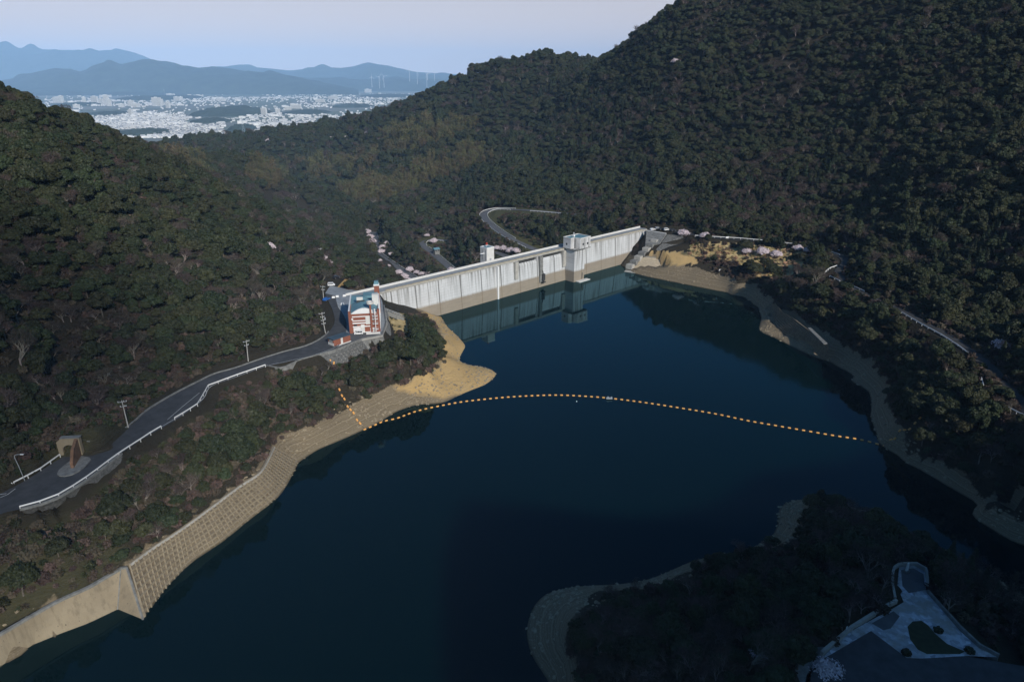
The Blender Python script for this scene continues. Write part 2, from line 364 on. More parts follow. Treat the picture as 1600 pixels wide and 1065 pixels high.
def dam_mat(name, base=(0.66, 0.67, 0.68), stain=True):
    m, N, L, b = nodes_of(name); b.inputs['Roughness'].default_value = 0.9
    tc = N.new('ShaderNodeTexCoord'); ob = tc.outputs['Object']
    sx = N.new('ShaderNodeSeparateXYZ'); L.new(ob, sx.inputs[0])
    big = noise_node(N, L, ob, 0.10, 6); fine = noise_node(N, L, ob, 0.9, 8)
    c = mixc(N, L, big, tuple(k*0.78 for k in base), tuple(min(1, k*1.12) for k in base))
    c = mixc(N, L, mth(N, L, 'MULTIPLY', fine, 0.35), c, tuple(k*0.55 for k in base))
    # lift joints every 1.5 m
    fz = mth(N, L, 'FRACT', mth(N, L, 'MULTIPLY', sx.outputs[2], 1/1.5)); lj = mth(N, L, 'LESS_THAN', fz, 0.09)
    c = mixc(N, L, mth(N, L, 'MULTIPLY', lj, 0.30), c, (0.30, 0.28, 0.25))
    fx = mth(N, L, 'FRACT', mth(N, L, 'MULTIPLY', sx.outputs[0], 1/3.0)); vj = mth(N, L, 'LESS_THAN', fx, 0.04)
    c = mixc(N, L, mth(N, L, 'MULTIPLY', vj, 0.22), c, (0.30, 0.28, 0.25))
    # run-off streaks from the crest
    s1 = noise_node(N, L, ob, 1.0, 5, (0.75, 0.0, 0.035), 0.7)
    st = ramp(N, L, s1, [(0.46, (0, 0, 0)), (0.66, (1, 1, 1))])
    hz = N.new('ShaderNodeMapRange'); L.new(sx.outputs[2], hz.inputs[0]); hz.inputs[1].default_value = 5; hz.inputs[2].default_value = 21; hz.inputs[3].default_value = 0.15; hz.inputs[4].default_value = 0.95
    c = mixc(N, L, mth(N, L, 'MULTIPLY', st, hz.outputs[0]), c, (0.10, 0.095, 0.08))
    fx2 = mth(N, L, 'ABSOLUTE', mth(N, L, 'SUBTRACT', mth(N, L, 'FRACT', mth(N, L, 'ADD', mth(N, L, 'MULTIPLY', sx.outputs[0], 1/15.0), mth(N, L, 'MULTIPLY', s1, 0.03))), 0.5))
    bj = mth(N, L, 'LESS_THAN', fx2, 0.022)
    c = mixc(N, L, mth(N, L, 'MULTIPLY', bj, 0.8), c, (0.07, 0.068, 0.06))
    if stain:   # silt below the usual water level
        h2 = mth(N, L, 'ADD', sx.outputs[2], mth(N, L, 'MULTIPLY', mth(N, L, 'SUBTRACT', fine, 0.5), 1.6))
        zr = N.new('ShaderNodeMapRange'); L.new(h2, zr.inputs[0]); zr.inputs[1].default_value = 6.4; zr.inputs[2].default_value = 7.6; zr.inputs[3].default_value = 1; zr.inputs[4].default_value = 0
        br = mixc(N, L, noise_node(N, L, ob, 0.5, 6, (0.4, 1, 1.6)), (0.17, 0.13, 0.085), (0.30, 0.24, 0.16))
        c = mixc(N, L, mth(N, L, 'MULTIPLY', zr.outputs[0], 0.86), c, br)
    L.new(c, b.inputs['Base Color']); return m
M['dam'] = dam_mat('stained_dam_concrete')

# ------------------------------------------------------------------ shoreline and terrain
shoreL = [(225, 967), (228, 957), (256, 919), (290, 883), (324, 860), (363, 829), (394, 807), (422, 784), (448, 756), (465, 722), (500, 700), (545, 682), (575, 668), (600, 655), (625, 640), (650, 632),
          (690, 630), (730, 612), (765, 598), (776, 583), (765, 575), (745, 572), (722, 568), (715, 560), (722, 550), (728, 540), (715, 525), (700, 512), (688, 493)]
shoreR = [(976, 417), (985, 425), (1010, 432), (1050, 440), (1100, 450), (1140, 458), (1165, 465), (1184, 479), (1190, 495), (1186, 510), (1187, 518), (1225, 535), (1262, 554), (1296, 566), (1337, 586), (1326, 599),
          (1356, 604), (1362, 629), (1362, 655), (1369, 677), (1379, 696), (1412, 717), (1440, 735), (1500, 770), (1560, 800), (1600, 822)]
slabL = [(0, 1041), (25, 1022), (55, 1004), (92, 990), (138, 973), (184, 951)]
penS = [(1600, 930), (1500, 872), (1420, 830), (1340, 792), (1275, 780), (1250, 778), (1225, 785), (1213, 800), (1218, 825), (1200, 845), (1150, 862), (1090, 872), (1050, 890), (1000, 910), (960, 912), (900, 915), (860, 922),
        (840, 935), (825, 965), (822, 1000), (835, 1030), (860, 1065)]
ctrl = []
def c_px(lst, z):
    for p in lst: ctrl.append(tuple(wz(p[0], p[1], z if len(p) < 3 else p[2])))
def c_d(lst, off=-6):
    for p in lst: ctrl.append(tuple(wd(p[0], p[1], p[2], off)))
sL = resample([wz(*p) for p in shoreL], 6); sR = resample([wz(*p) for p in shoreR], 7); sS = resample([wz(*p) for p in slabL], 8); sP = resample([wz(*p) for p in penS], 7)
shore_pts = [Vector((-125, 60, 0)), Vector((-118, 95, 0))] + sS + sL
ctrl += [tuple(p) for p in shore_pts + sR + sP]
ctrl += [(170, 120, 0), (200, 60, 0), (150, 95, 0), (172, 55, 0), (20, 60, 0), (40, 20, 0), (-110, 0, 0)]
# bank tops / tree lines
c_px([(0, 990), (46, 963), (92, 937), (138, 917), (189, 887), (203, 882), (237, 857), (284, 826), (332, 791), (375, 759), (408, 736), (428, 699)], 7)
c_px([(450, 675), (480, 668), (500, 660), (530, 640), (560, 625), (590, 610), (622, 600)], 7)
c_px([(650, 598, 5.5), (690, 585, 4.5), (725, 582, 2.6), (755, 583, 1.4), (700, 560, 6), (705, 540, 4.5), (700, 525, 4), (690, 512, 4.5), (680, 590, 4.5), (700, 605, 2.0)], 5)
c_px([(660, 500, 9), (640, 540, 13), (660, 570, 12), (600, 580, 13), (560, 590, 13), (620, 520, 13), (590, 560, 15)], 9)
c_px([(1000, 405, 7), (1050, 418, 6), (1100, 428, 6), (1150, 441, 7), (1190, 455, 7.5), (1215, 470, 8), (1250, 490, 8), (1300, 520, 8), (1340, 548, 8), (1375, 580, 8), (1388, 620, 8), (1400, 660, 8), (1440, 692, 7.5), (1500, 735, 7), (1560, 775, 7), (1600, 798, 7)], 7)
c_px([(1205, 490, 3.2), (1230, 520, 1.4), (1270, 545, 1.4), (1310, 560, 1.6)], 1)
c_px([(1285, 800, 7), (1250, 815, 5), (1260, 840, 7), (1180, 868, 4), (1150, 880, 7), (1090, 895, 7), (1050, 915, 7), (1000, 932, 7), (950, 940, 7), (900, 960, 7), (885, 1000, 7), (900, 1050, 7), (1420, 850, 6), (1540, 915, 6)], 7)
c_px([(1050, 990, 12), (1150, 930, 12), (1300, 880, 13), (1440, 890, 14), (1420, 1000, 14), (1250, 1040, 14), (1530, 960, 11), (1000, 1050, 12), (1500, 1050, 14), (1590, 1000, 9), (1380, 940, 14)], 12)
# left road bench and hill
c_px([(-60, 815, 22), (0, 787, 22), (60, 765, 22), (110, 742, 22), (150, 715, 22), (200, 680, 22), (240, 655, 21.8), (290, 628, 21.6), (325, 596, 21.4), (370, 581, 21.2), (420, 566, 21), (470, 552, 20.8), (515, 535, 20.5), (545, 525, 20.5), (530, 490, 20.5), (518, 465, 20.5), (580, 515, 20.5), (570, 470, 20.5), (540, 480, 20.5)], 21)
c_px([(100, 850, 15), (200, 790, 15), (300, 720, 14), (400, 640, 14), (480, 600, 15), (40, 880, 15), (150, 870, 10), (520, 575, 15)], 14)
c_px([(80, 812, 14.5), (130, 780, 15)], 14)
c_d([(150, 400, 252), (100, 250, 300), (0, 128, 330), (-80, 95, 330), (60, 152, 360), (120, 180, 410), (0, 300, 240), (300, 350, 345), (400, 400, 345), (450, 450, 312), (60, 560, 195), (250, 520, 235), (350, 480, 270), (430, 480, 285), (0, 480, 190), (215, 218, 470), (330, 278, 550), (300, 420, 300), (200, 300, 350)], -6)
c_d([(40, 640, 175), (150, 590, 207), (-100, 400, 200), (-150, 250, 260), (440, 345, 560)], -5)
ctrl += [(-330, 420, 95), (-420, 250, 150), (-330, 120, 120), (-250, 40, 90), (-400, 700, 60), (-330, 900, 20), (-200, 0, 60), (-160, -100, 70), (-300, -200, 120)]
# dam abutments and the valley below it
c_px([(505, 440, 21), (520, 430, 20), (545, 452, 19.5), (490, 400, 14)], 20)
c_px([(668, 385, -20), (700, 415, -24), (655, 377, -18), (697, 376, -15), (590, 395, -28), (640, 432, -30), (588, 375, -29), (752, 338, 5), (840, 392, -3), (865, 332, 12), (790, 370, 2), (780, 326, 8), (530, 365, -14), (560, 395, -10)], 0)
ctrl += [tuple(wz(470, 322, -45)), tuple(wz(420, 303, -50)), (-60, 440, -30), (10, 500, -24), (-20, 470, -34), (60, 530, 2), (95, 500, 20), (120, 500, 21), (-95, 360, 12), (-110, 400, -2), (-100, 470, -26)]
c_d([(300, 250, 900), (300, 217, 1500), (450, 202, 1500), (550, 182, 1420), (620, 162, 1360), (700, 132, 1300), (760, 95, 1250), (830, 87, 1250), (880, 84, 1250), (920, 95, 1250), (935, 103, 1190), (530, 240, 1200), (620, 230, 1080), (740, 200, 1050), (850, 180, 1000), (800, 120, 1180),
     (540, 300, 870), (640, 260, 950), (700, 300, 770), (800, 300, 700), (900, 310, 620), (1000, 330, 530), (760, 250, 900), (850, 250, 800), (430, 260, 1150), (400, 310, 950), (500, 335, 780), (600, 340, 700)], -7)
c_d([(960, 85, 1000), (1000, 56, 950), (1040, 32, 920), (1090, 2, 900), (1100, 250, 620), (1200, 150, 700), (1100, 100, 800), (1400, 100, 600), (1500, 250, 430), (1550, 400, 320), (1350, 300, 480), (1300, 200, 600), (1600, 150, 480), (1600, 300, 370), (1000, 200, 760), (950, 160, 900), (900, 220, 800), (1300, 350, 450), (1420, 390, 360), (1200, 300, 530), (1580, 520, 260), (1250, 20, 760), (1500, 20, 620)], -7)
c_px([(1020, 356, 20.5), (1060, 358, 21), (1090, 370, 21.2), (1150, 375, 21.4), (1200, 378, 21.6), (1250, 386, 21.8), (1300, 398, 22), (1300, 427, 22.2), (1345, 457, 22.5), (1410, 492, 22.7), (1510, 550, 23), (1560, 600, 23), (1600, 648, 23)], 21)
c_px([(1150, 400, 14), (1200, 410, 14), (1100, 395, 14), (1240, 430, 14), (1270, 470, 15), (1350, 510, 16), (1420, 560, 15), (1450, 620, 15), (1500, 660, 15), (1560, 720, 14)], 14)
ctrl += [(300, 1000, 235), (420, 800, 260), (560, 600, 250), (600, 350, 230), (480, 230, 180), (450, 100, 165), (537, -30, 245), (256, -245, 256), (296, -205, 256), (341, -190, 254), (371, -109, 246), (396, -65, 242), (420, -10, 225), (236, -280, 286), (214, -286, 268), (401, -200, 268), (300, -330, 262), (200, -320, 225), (300, 150, 100), (245, 180, 48), (250, 60, 75), (220, -50, 80), (100, -80, 60), (0, 0, 28), (60, 60, 14), (0, -150, 90), (150, -250, 160), (700, 900, 330), (800, 300, 330), (700, -200, 320), (200, -500, 200), (-300, -500, 150), (700, -600, 250), (-700, 300, 180), (-700, -200, 150), (-700, 900, 80)]
ctrl += [(0, 1700, 20), (-300, 1750, -60), (-600, 1700, -90), (-900, 1500, -60), (300, 1600, 90), (600, 1400, 200), (-100, 2100, -124), (-600, 2100, -124), (400, 2200, -124), (-1200, 2200, -124), (900, 2200, -124), (-1200, 600, 60), (1200, 600, 250), (1200, 1500, 100), (1200, -600, 150), (-1200, -600, 100), (-1200, 1500, -90)]
CT = np.array(ctrl)
lake_poly = [tuple(p) for p in shore_pts] + [tuple(p) for p in sR] + [(170, 120, 0), (200, 60, 0), (172, 55, 0), (150, 95, 0)] + [tuple(p) for p in sP] + [(20, 60, 0), (40, 20, 0), (-110, 0, 0)]
lp = [(p[0], p[1]) for p in lake_poly]
gx, gy = np.meshgrid(np.arange(-120, 200, 14.0), np.arange(20, 470, 14.0)); gp = np.stack([gx.ravel(), gy.ravel()], 1)
ins = inpoly(gp, lp); dd = polydist(gp, lp + lp[:1]); k = ins & (dd > 6)
CT = np.vstack([CT, np.column_stack([gp[k], -np.minimum(9, 0.6*dd[k])])])
# drop near duplicates, then a multiquadric surface through all of it
keep = []
for i in range(len(CT)):
    if all((CT[i, 0]-CT[j, 0])**2 + (CT[i, 1]-CT[j, 1])**2 > 9 for j in keep): keep.append(i)
CT = CT[keep]
def phi(r2): return np.sqrt(r2 + 9.0)
A = phi(((CT[:, None, :2]-CT[None, :, :2])**2).sum(-1)) + np.eye(len(CT))*-0.4
mu = CT[:, 2].mean(); wts = np.linalg.solve(A, CT[:, 2]-mu)
def axis(lo, a, b, hi, st, grow=1.13):
    mid = list(np.arange(a, b+st, st)); up = []; d = st; x = mid[-1]
    while x < hi: d = min(d*grow, 45); x += d; up.append(x)
    dn = []; d = st; x = mid[0]
    while x > lo: d = min(d*grow, 45); x -= d; dn.append(x)
    return np.array(dn[::-1] + mid + up)
XS = axis(-1400, -190, 215, 1400, 2.2, 1.09); YS = axis(-700, 88, 500, 2300, 2.2, 1.035)
GX, GY = np.meshgrid(XS, YS); flat = np.stack([GX.ravel(), GY.ravel()], 1); Z = np.empty(len(flat))
for i in range(0, len(flat), 20000):
    q = flat[i:i+20000]; Z[i:i+20000] = mu + phi(((q[:, None, :]-CT[None, :, :2])**2).sum(-1))@wts
def vnoise(p, wl, seed):
    r = np.random.default_rng(seed); T = r.random((64, 64)); q = p/wl; i = np.floor(q).astype(int); f = q-i; f = f*f*(3-2*f)
    g = lambda a, b: T[(i[:, 0]+a) % 64, (i[:, 1]+b) % 64]
    return (g(0, 0)*(1-f[:, 0])+g(1, 0)*f[:, 0])*(1-f[:, 1]) + (g(0, 1)*(1-f[:, 0])+g(1, 1)*f[:, 0])*f[:, 1] - 0.5
up = np.clip((Z-30)/60, 0, 1) + np.clip((flat[:, 1]-620)/200, 0, 1)*np.clip((flat[:, 0]+200)/100, 0, 1)
up = np.clip(up, 0, 1)
Z += up*(16*vnoise(flat, 110, 1) + 9*vnoise(flat, 48, 2) + 3*vnoise(flat, 20, 3))
Z += np.clip((Z-0.6)/4, 0, 1)*(0.9*vnoise(flat, 7, 4) + 0.5*vnoise(flat, 3.7, 5))*np.clip((600-flat[:, 1])/100, 0, 1)
ZG = Z.reshape(GX.shape)
def ground(x, y):
    x = np.atleast_1d(np.asarray(x, float)); y = np.atleast_1d(np.asarray(y, float))
    i = np.clip(np.searchsorted(XS, x)-1, 0, len(XS)-2); j = np.clip(np.searchsorted(YS, y)-1, 0, len(YS)-2)
    u = np.clip((x-XS[i])/(XS[i+1]-XS[i]), 0, 1); v = np.clip((y-YS[j])/(YS[j+1]-YS[j]), 0, 1)
    return (ZG[j, i]*(1-u)+ZG[j, i+1]*u)*(1-v) + (ZG[j+1, i]*(1-u)+ZG[j+1, i+1]*u)*v
def g1(x, y): return float(ground(x, y)[0])
def hit(px_, py_):
    d = ray(px_, py_); lo = None; t = 60.0
    while t < 2500:
        q = Vector((d.x*t, d.y*t, H+d.z*t))
        if q.z < g1(q.x, q.y): return Vector((q.x, q.y, g1(q.x, q.y)))
        t += 1.5 if t < 700 else 4
    return None
def carve_tri(a, b, c, below):
    lo = np.minimum(np.minimum(a, b), c); hi = np.maximum(np.maximum(a, b), c)
    i0, i1 = np.searchsorted(XS, [lo[0]-0.01, hi[0]+0.01]); j0, j1 = np.searchsorted(YS, [lo[1]-0.01, hi[1]+0.01])
    if i1 <= i0 or j1 <= j0: return
    X = GX[j0:j1, i0:i1]; Y = GY[j0:j1, i0:i1]
    d = (b[1]-c[1])*(a[0]-c[0]) + (c[0]-b[0])*(a[1]-c[1])
    if abs(d) < 1e-9: return
    l1 = ((b[1]-c[1])*(X-c[0]) + (c[0]-b[0])*(Y-c[1]))/d; l2 = ((c[1]-a[1])*(X-c[0]) + (a[0]-c[0])*(Y-c[1]))/d; l3 = 1-l1-l2
    inn = (l1 >= -1e-6) & (l2 >= -1e-6) & (l3 >= -1e-6)
    ZG[j0:j1, i0:i1][inn] = (l1*a[2] + l2*b[2] + l3*c[2] - below)[inn]
def widen(A, B, m):      # push the two edges of a strip apart by m
    A2, B2 = [], []
    for a, b in zip(A, B):
        d = (b-a); d.z = 0; d.normalize(); A2.append(a-d*m); B2.append(b+d*m)
    return A2, B2
def carve_strip(A, B, below, m=0.0):
    A, B = widen(A, B, m)
    for i in range(len(A)-1):
        a, b, c, d = (np.array(p) for p in (A[i], A[i+1], B[i+1], B[i])); carve_tri(a, b, c, below); carve_tri(a, c, d, below)
def edges(center, width):
    A, B = [], []
    for i, p in enumerate(center):
        t = center[min(i+1, len(center)-1)]-center[max(i-1, 0)]; t.z = 0; t.normalize(); n = Vector((-t.y, t.x, 0))
        A.append(p+n*width/2); B.append(p-n*width/2)
    return A, B
def strip(name, A, B, m, lift=0.0):
    vs = [tuple(p+Vector((0, 0, lift))) for ab in zip(A, B) for p in ab]
    fs = [(2*i, 2*i+1, 2*i+3, 2*i+2) for i in range(len(A)-1)]
    mb = MB(); mb.add(vs, fs); o = mb.build(name, m); return struct(o)
# ---- road geometry (edges), carved before the terrain mesh is made
def pz(lst, z0, z1):
    n = len(lst); return [wz(p[0], p[1], z0+(z1-z0)*i/(n-1)) for i, p in enumerate(lst)]
roadU = [(-60, 800), (0, 771), (42, 749), (94, 716), (125, 706), (150, 701), (178, 684), (210, 659), (233, 639.5), (274, 615), (311, 596), (336, 584), (368, 575), (405, 562), (443, 550), (480, 540), (505, 527), (518, 513), (523, 501), (520, 485), (513, 470), (508, 458)]
roadLw = [(-60, 832), (0, 803), (34, 794), (92, 775), (134, 749), (152, 736), (185, 711), (228, 683), (252, 669), (290, 646), (318, 624), (330, 604), (370, 589), (414, 573), (450, 565), (492, 555), (528, 541), (540, 520), (541, 503), (536, 490), (528, 478), (524, 462)]
UA = pz(roadU, 22, 20.5); LB = pz(roadLw, 22, 20.5)
def densify(A, n=5):
    out = []
    for i in range(len(A)-1):
        p0 = A[max(i-1, 0)]; p1 = A[i]; p2 = A[i+1]; p3 = A[min(i+2, len(A)-1)]
        for k in range(n):
            t = k/n; out.append(0.5*((2*p1) + (p2-p0)*t + (2*p0-5*p1+4*p2-p3)*t*t + (3*p1-p0-3*p2+p3)*t**3))
    out.append(A[-1]); return out
UA = densify(UA); LB = densify(LB)
court_px = [(500, 553), (528, 545), (551, 535), (568, 528), (597, 523), (603, 500), (597, 470), (592, 458), (545, 452), (516, 446), (508, 458), (524, 478), (540, 503), (530, 535)]
court = [wz(x, y, 20.45) for x, y in court_px]
right_c = smooth([wz(1030, 357, 20.8), wz(1060, 362, 20.9), wz(1090, 368, 21.2), wz(1150, 374, 21.4), wz(1200, 377, 21.6), wz(1250, 383, 21.8), wz(1300, 394, 22), wz(1322, 408, 22.2), wz(1312, 424, 22.3), wz(1320, 442, 22.4), wz(1352, 460, 22.5), wz(1412, 487, 22.7), wz(1512, 545, 23), wz(1570, 600, 23), wz(1610, 645, 23), wz(1680, 740, 23)], 3)
valA = smooth([wz(905, 336, 14), wz(868, 332, 12), wz(815, 328, 10), wz(775, 327, 7.5), wz(757, 333, 6), wz(758, 342, 5), wz(772, 355, 3.5), wz(795, 371, 1.5), wz(820, 383, -1), wz(845, 394, -3)], 4)
valB = smooth([wz(697, 376, -15), wz(680, 374, -16), wz(664, 377, -18), wz(660, 383, -19), wz(672, 392, -20.5), wz(690, 407, -22.5), wz(705, 420, -24), wz(716, 432, -25)], 4)
valC = smooth([wz(583, 362, -30), wz(587, 378, -29), wz(589, 393, -28), wz(598, 402, -28), wz(615, 414, -29), wz(635, 427, -30), wz(655, 440, -30)], 4)
valD = smooth([wz(772, 394, -8), wz(786, 398, -8.5), wz(800, 408, -9), wz(806, 420, -10)], 4)
for cl, wdt in ((valA, 6.5), (valB, 6), (valC, 6.5), (valD, 6)):
    a, b = edges(cl, wdt); carve_strip(a, b, 0.25, 4)
a, b = edges(right_c, 5.0); carve_strip(a, b, 0.25, 3)
carve_strip(UA, LB, 0.25, 2.2)
cc = sum(court, Vector())/len(court)
for i in range(len(court)):
    p, q = court[i], court[(i+1) % len(court)]
    pe = cc+(p-cc)*1.06; qe = cc+(q-cc)*1.06
    carve_tri(np.array(cc), np.array(pe), np.array(qe), 0.25)
# concrete-framed slope and slab wall strips
grid_top = pz([(203, 882), (237, 857), (284, 826), (332, 791), (375, 759), (408, 736), (428, 699)], 7.2, 7.2)
grid_bot = pz([(226, 960), (258, 919), (300, 876), (345, 846), (392, 808), (436, 772), (466, 720)], 0, 0)
slab_top = [Vector((-128, 90, 7.2))] + pz([(-40, 1012), (0, 990), (46, 963), (92, 937), (138, 917), (189, 887)], 7.2, 7.2)
slab_bot = [Vector((-121, 88, 0))] + pz([(-40, 1066), (0, 1041), (48, 1008), (92, 990), (138, 973), (184, 951)], 0, 0)
def down(L_, k=0.35, z=-1.5): return [p + Vector((0, 0, z)) for p in L_]
def pair(T, B, n):
    def rs(Ls):
        t = resample(Ls, 0.5); return [t[round(i*(len(t)-1)/n)] for i in range(n+1)]
    return rs(T), rs(B)
GT, GB = pair(densify(grid_top), densify(grid_bot), 46)
STp, SBt = pair(slab_top, slab_bot, 30)
carve_strip(GT, GB, 0.7, 1.3); carve_strip(STp, SBt, 2.6, 1.0); carve_strip(SBt, [b + (b-t)*0.6 for t, b in zip(STp, SBt)], 2.0)
mw_T, mw_B = pair([wz(x, y, 21.7) for x, y in [(31, 795.5), (65, 787), (92, 777), (115, 763), (134, 751), (152, 738), (169, 725), (190, 708)]], [wz(x, y, z) for x, y, z in [(34, 799, 20.8), (55, 809, 16.5), (75, 813.5, 15), (100, 802, 15.5), (124, 785, 16.5), (150, 770, 16.8), (178, 744, 18), (192, 716, 20.5)]], 20)
mw_in = [t + Vector((t.x-b.x, t.y-b.y, 0)).normalized()*2.6 for t, b in zip(mw_T, mw_B)]
carve_strip(mw_in, mw_T, 1.6); mw_M = [t.lerp(b, 0.6) for t, b in zip(mw_T, mw_B)]; carve_strip(mw_T, mw_M, 1.4); carve_strip(mw_M, mw_B, 0.5)
lw_T, lw_B = pair([wz(x, y, 20.5) for x, y in [(500, 554), (528, 546.5), (551, 537), (568, 530), (597, 525)]], [wz(x, y, z) for x, y, z in [(522, 573, 15.5), (540, 568, 15), (562, 561, 14.5), (574, 556, 14), (608, 545, 13)]], 16)
carve_strip([t + Vector((t.x-b.x, t.y-b.y, 0)).normalized()*2.4 for t, b in zip(lw_T, lw_B)], lw_T, 1.5); carve_strip(lw_T, lw_B, 1.4); carve_strip(lw_B, [b + (b-t)*0.5 + Vector((0, 0, 0.5*(t.z-b.z))) for t, b in zip(lw_T, lw_B)], 0.4)
terr_T = [wz(x, y, 8) for x, y in [(1212, 474), (1222, 487), (1245, 500), (1270, 520), (1296, 544)]]; terr_B = [wz(x, y, z) for x, y, z in [(1200, 480, 1.2), (1205, 500, 0.9), (1212, 514, 0.9), (1250, 535, 1.4), (1286, 560, 1.2)]]
ta_, tb2_ = pair(terr_T, terr_B, 26); carve_strip(ta_, tb2_, 0.7, 0.5)
for Q in ([wz(1010, 360, 20.6), wz(1041, 365, 20.8), wz(1031, 380, 15.5), wz(1008, 384, 13.5)], [wz(1043, 366, 20.4), wz(1067, 368, 20.4), wz(1070, 378, 16.5), wz(1034, 379, 16)], [wz(1034, 380.5, 15.6), wz(1070, 379.5, 16.1), wz(1072, 392, 12), wz(1022, 392, 11.4)], [wz(1008, 401, 8.0), wz(1030, 403, 7.4), wz(1042, 428, 0.6), wz(977, 420, 0.6)]):
    qc = sum(Q, Vector())/4; Q = [np.array(qc+(p-qc)*1.12) for p in Q]; carve_tri(Q[0], Q[1], Q[2], 0.9); carve_tri(Q[0], Q[2], Q[3], 0.9)
# plaza on the near headland
plaza_px = [(1405, 885), (1428, 883), (1446, 893), (1448, 925), (1470, 950), (1500, 985), (1530, 1012), (1560, 1026), (1510, 1024), (1440, 1028), (1410, 1027), (1285, 1026), (1330, 985), (1395, 950), (1412, 940), (1402, 915)]
PLZ = 14.0
plaza = [wz(x, y, PLZ) for x, y in plaza_px]
plow = [wz(x, y, PLZ-1.5) for x, y in [(1361, 985), (1418, 1030), (1560, 1024), (1600, 1060), (1600, 1100), (1250, 1100), (1250, 1040)]]
pc = sum(plaza, Vector())/len(plaza)
for i in range(len(plaza)):
    carve_tri(np.array(pc), np.array(pc+(plaza[i]-pc)*1.12), np.array(pc+(plaza[(i+1) % len(plaza)]-pc)*1.12), 0.3)
plc = sum(plow, Vector())/len(plow)
for i in range(len(plow)): carve_tri(np.array(plc), np.array(plow[i]), np.array(plow[(i+1) % len(plow)]), 0.35)
# below the dam wall the ground must stay under the concrete
DIR = Vector((0.727, 0.6866, 0)).normalized(); DN = Vector((-DIR.y, DIR.x, 0))      # along the dam, and downstream
D0 = wz(591, 456, 20.5); D0.z = 0; DROT = math.atan2(DIR.y, DIR.x)
lx = (GX-D0.x)*DIR.x + (GY-D0.y)*DIR.y; ly = (GX-D0.x)*DN.x + (GY-D0.y)*DN.y
m_ = (lx > 30) & (lx < 205) & (ly > -2.5) & (ly < 12); ZG[m_] = np.minimum(ZG[m_], -4)
m_ = (lx > 8) & (lx < 216) & (ly > -3.5) & (ly < 9); ZG[m_] = np.minimum(ZG[m_], 16)
m_ = (lx > -16) & (lx < 219) & (ly > -1) & (ly < 8); ZG[m_] = np.minimum(ZG[m_], 19.6)

pa, pb_ = wz(99, 711.5, 22), wz(123.5, 710.5, 22); pdv = (pb_-pa).normalized(); pn = Vector((-pdv.y, pdv.x, 0))
px_ = (GX-pa.x)*pdv.x+(GY-pa.y)*pdv.y; py_ = (GX-pa.x)*pn.x+(GY-pa.y)*pn.y
wgt = np.clip((py_-np.where(px_ < -3.2, -1.0, 0.9))/1.6, 0, 1)*np.clip((18-py_)/10, 0, 1)*np.clip((px_+15)/6, 0, 1)*np.clip(((pb_-pa).length+6-px_)/3, 0, 1)
ZG[:] = np.maximum(ZG, np.where(wgt > 0, ZG*(1-wgt)+wgt*(26.9+0.16*py_+0.5*np.sin(GX*0.9)), -99))
Z = ZG.ravel()
V = np.column_stack([flat, Z]); ny, nx = GX.shape
I = np.arange(ny*nx).reshape(ny, nx)
F = np.stack([I[:-1, :-1], I[:-1, 1:], I[1:, 1:], I[1:, :-1]], -1).reshape(-1, 4)
tme = npmesh('hills', V, F, M['terrain'], sm=True)
PX = pix(V)
lake_d = polydist(flat, lp+lp[:1])
Zn = Z + 2.2*vnoise(flat, 9, 6) + 1.2*vnoise(flat, 4, 7)
wideb = inpoly(PX, [(815, 905), (930, 910), (912, 960), (902, 1010), (918, 1080), (815, 1080)]) | inpoly(PX, [(1203, 770), (1284, 774), (1270, 802), (1232, 846), (1203, 855)])
bank = ((Z < 9.5) & (flat[:, 1] < 480) & (lake_d < 45)).astype(float)*np.clip((np.where((flat[:, 0] > 0) & (flat[:, 1] < 205) & ~wideb, 4.8, 7.7)-Zn)/1.2, 0, 1)
bank[inpoly(PX, [(-60, 985), (0, 955), (190, 850), (202, 881), (140, 914), (0, 985), (-60, 1015)]) & (flat[:, 1] < 160)] = 0
och_poly = [(690, 505), (735, 520), (790, 575), (760, 605), (700, 622), (615, 612), (640, 592), (690, 570)]
och_r = [(1012, 392), (1090, 392), (1090, 412), (1045, 415)]; gold2 = [(612, 488), (655, 492), (650, 520), (625, 532), (610, 505)]; och_w = [(640, 488), (690, 488), (690, 512), (640, 502)]
gold_poly = [(1080, 378), (1262, 388), (1275, 438), (1235, 442), (1180, 436), (1150, 408), (1080, 400)]
front = flat[:, 1] < 470
ochv = ((inpoly(PX, och_poly) | inpoly(PX, och_w)) & front & (Z < 12)).astype(float)*0.85 + (inpoly(PX, och_r) & (flat[:, 1] < 480)).astype(float)
bank = np.maximum(bank, ((inpoly(PX, och_poly) | inpoly(PX, och_w)) & front & (Z < 9)).astype(float))
bank = np.maximum(bank, ochv*(ochv > 0.9))
goldv = ((inpoly(PX, gold_poly) & (flat[:, 1] < 470) & (flat[:, 1] > 330)) | (inpoly(PX, gold2) & (flat[:, 1] < 340))).astype(float)
grassv = (inpoly(PX, [(545, 455), (600, 440), (540, 425), (520, 432)]) | (inpoly(PX, [(640, 380), (760, 310), (900, 320), (900, 390), (690, 440)]))).astype(float)*(flat[:, 1] > 420)
grassv = np.maximum(grassv, 0.5*(inpoly(PX, [(-60, 805), (60, 822), (200, 735), (330, 640), (330, 705), (200, 805), (195, 880), (0, 985), (-60, 1010)]) | inpoly(PX, [(-20, 700), (60, 680), (150, 665), (235, 630), (215, 662), (150, 705), (90, 718), (-20, 775)])) * (flat[:, 1] < 260))
for n_, a_ in (('bank', bank), ('ochre', ochv), ('gold', goldv), ('grass', grassv)):
    t_ = tme.attributes.new(n_, 'FLOAT', 'POINT'); t_.data.foreach_set('value', a_.astype(np.float32))
struct(link('hills', tme), 'wooded hills and bare shore around the reservoir')
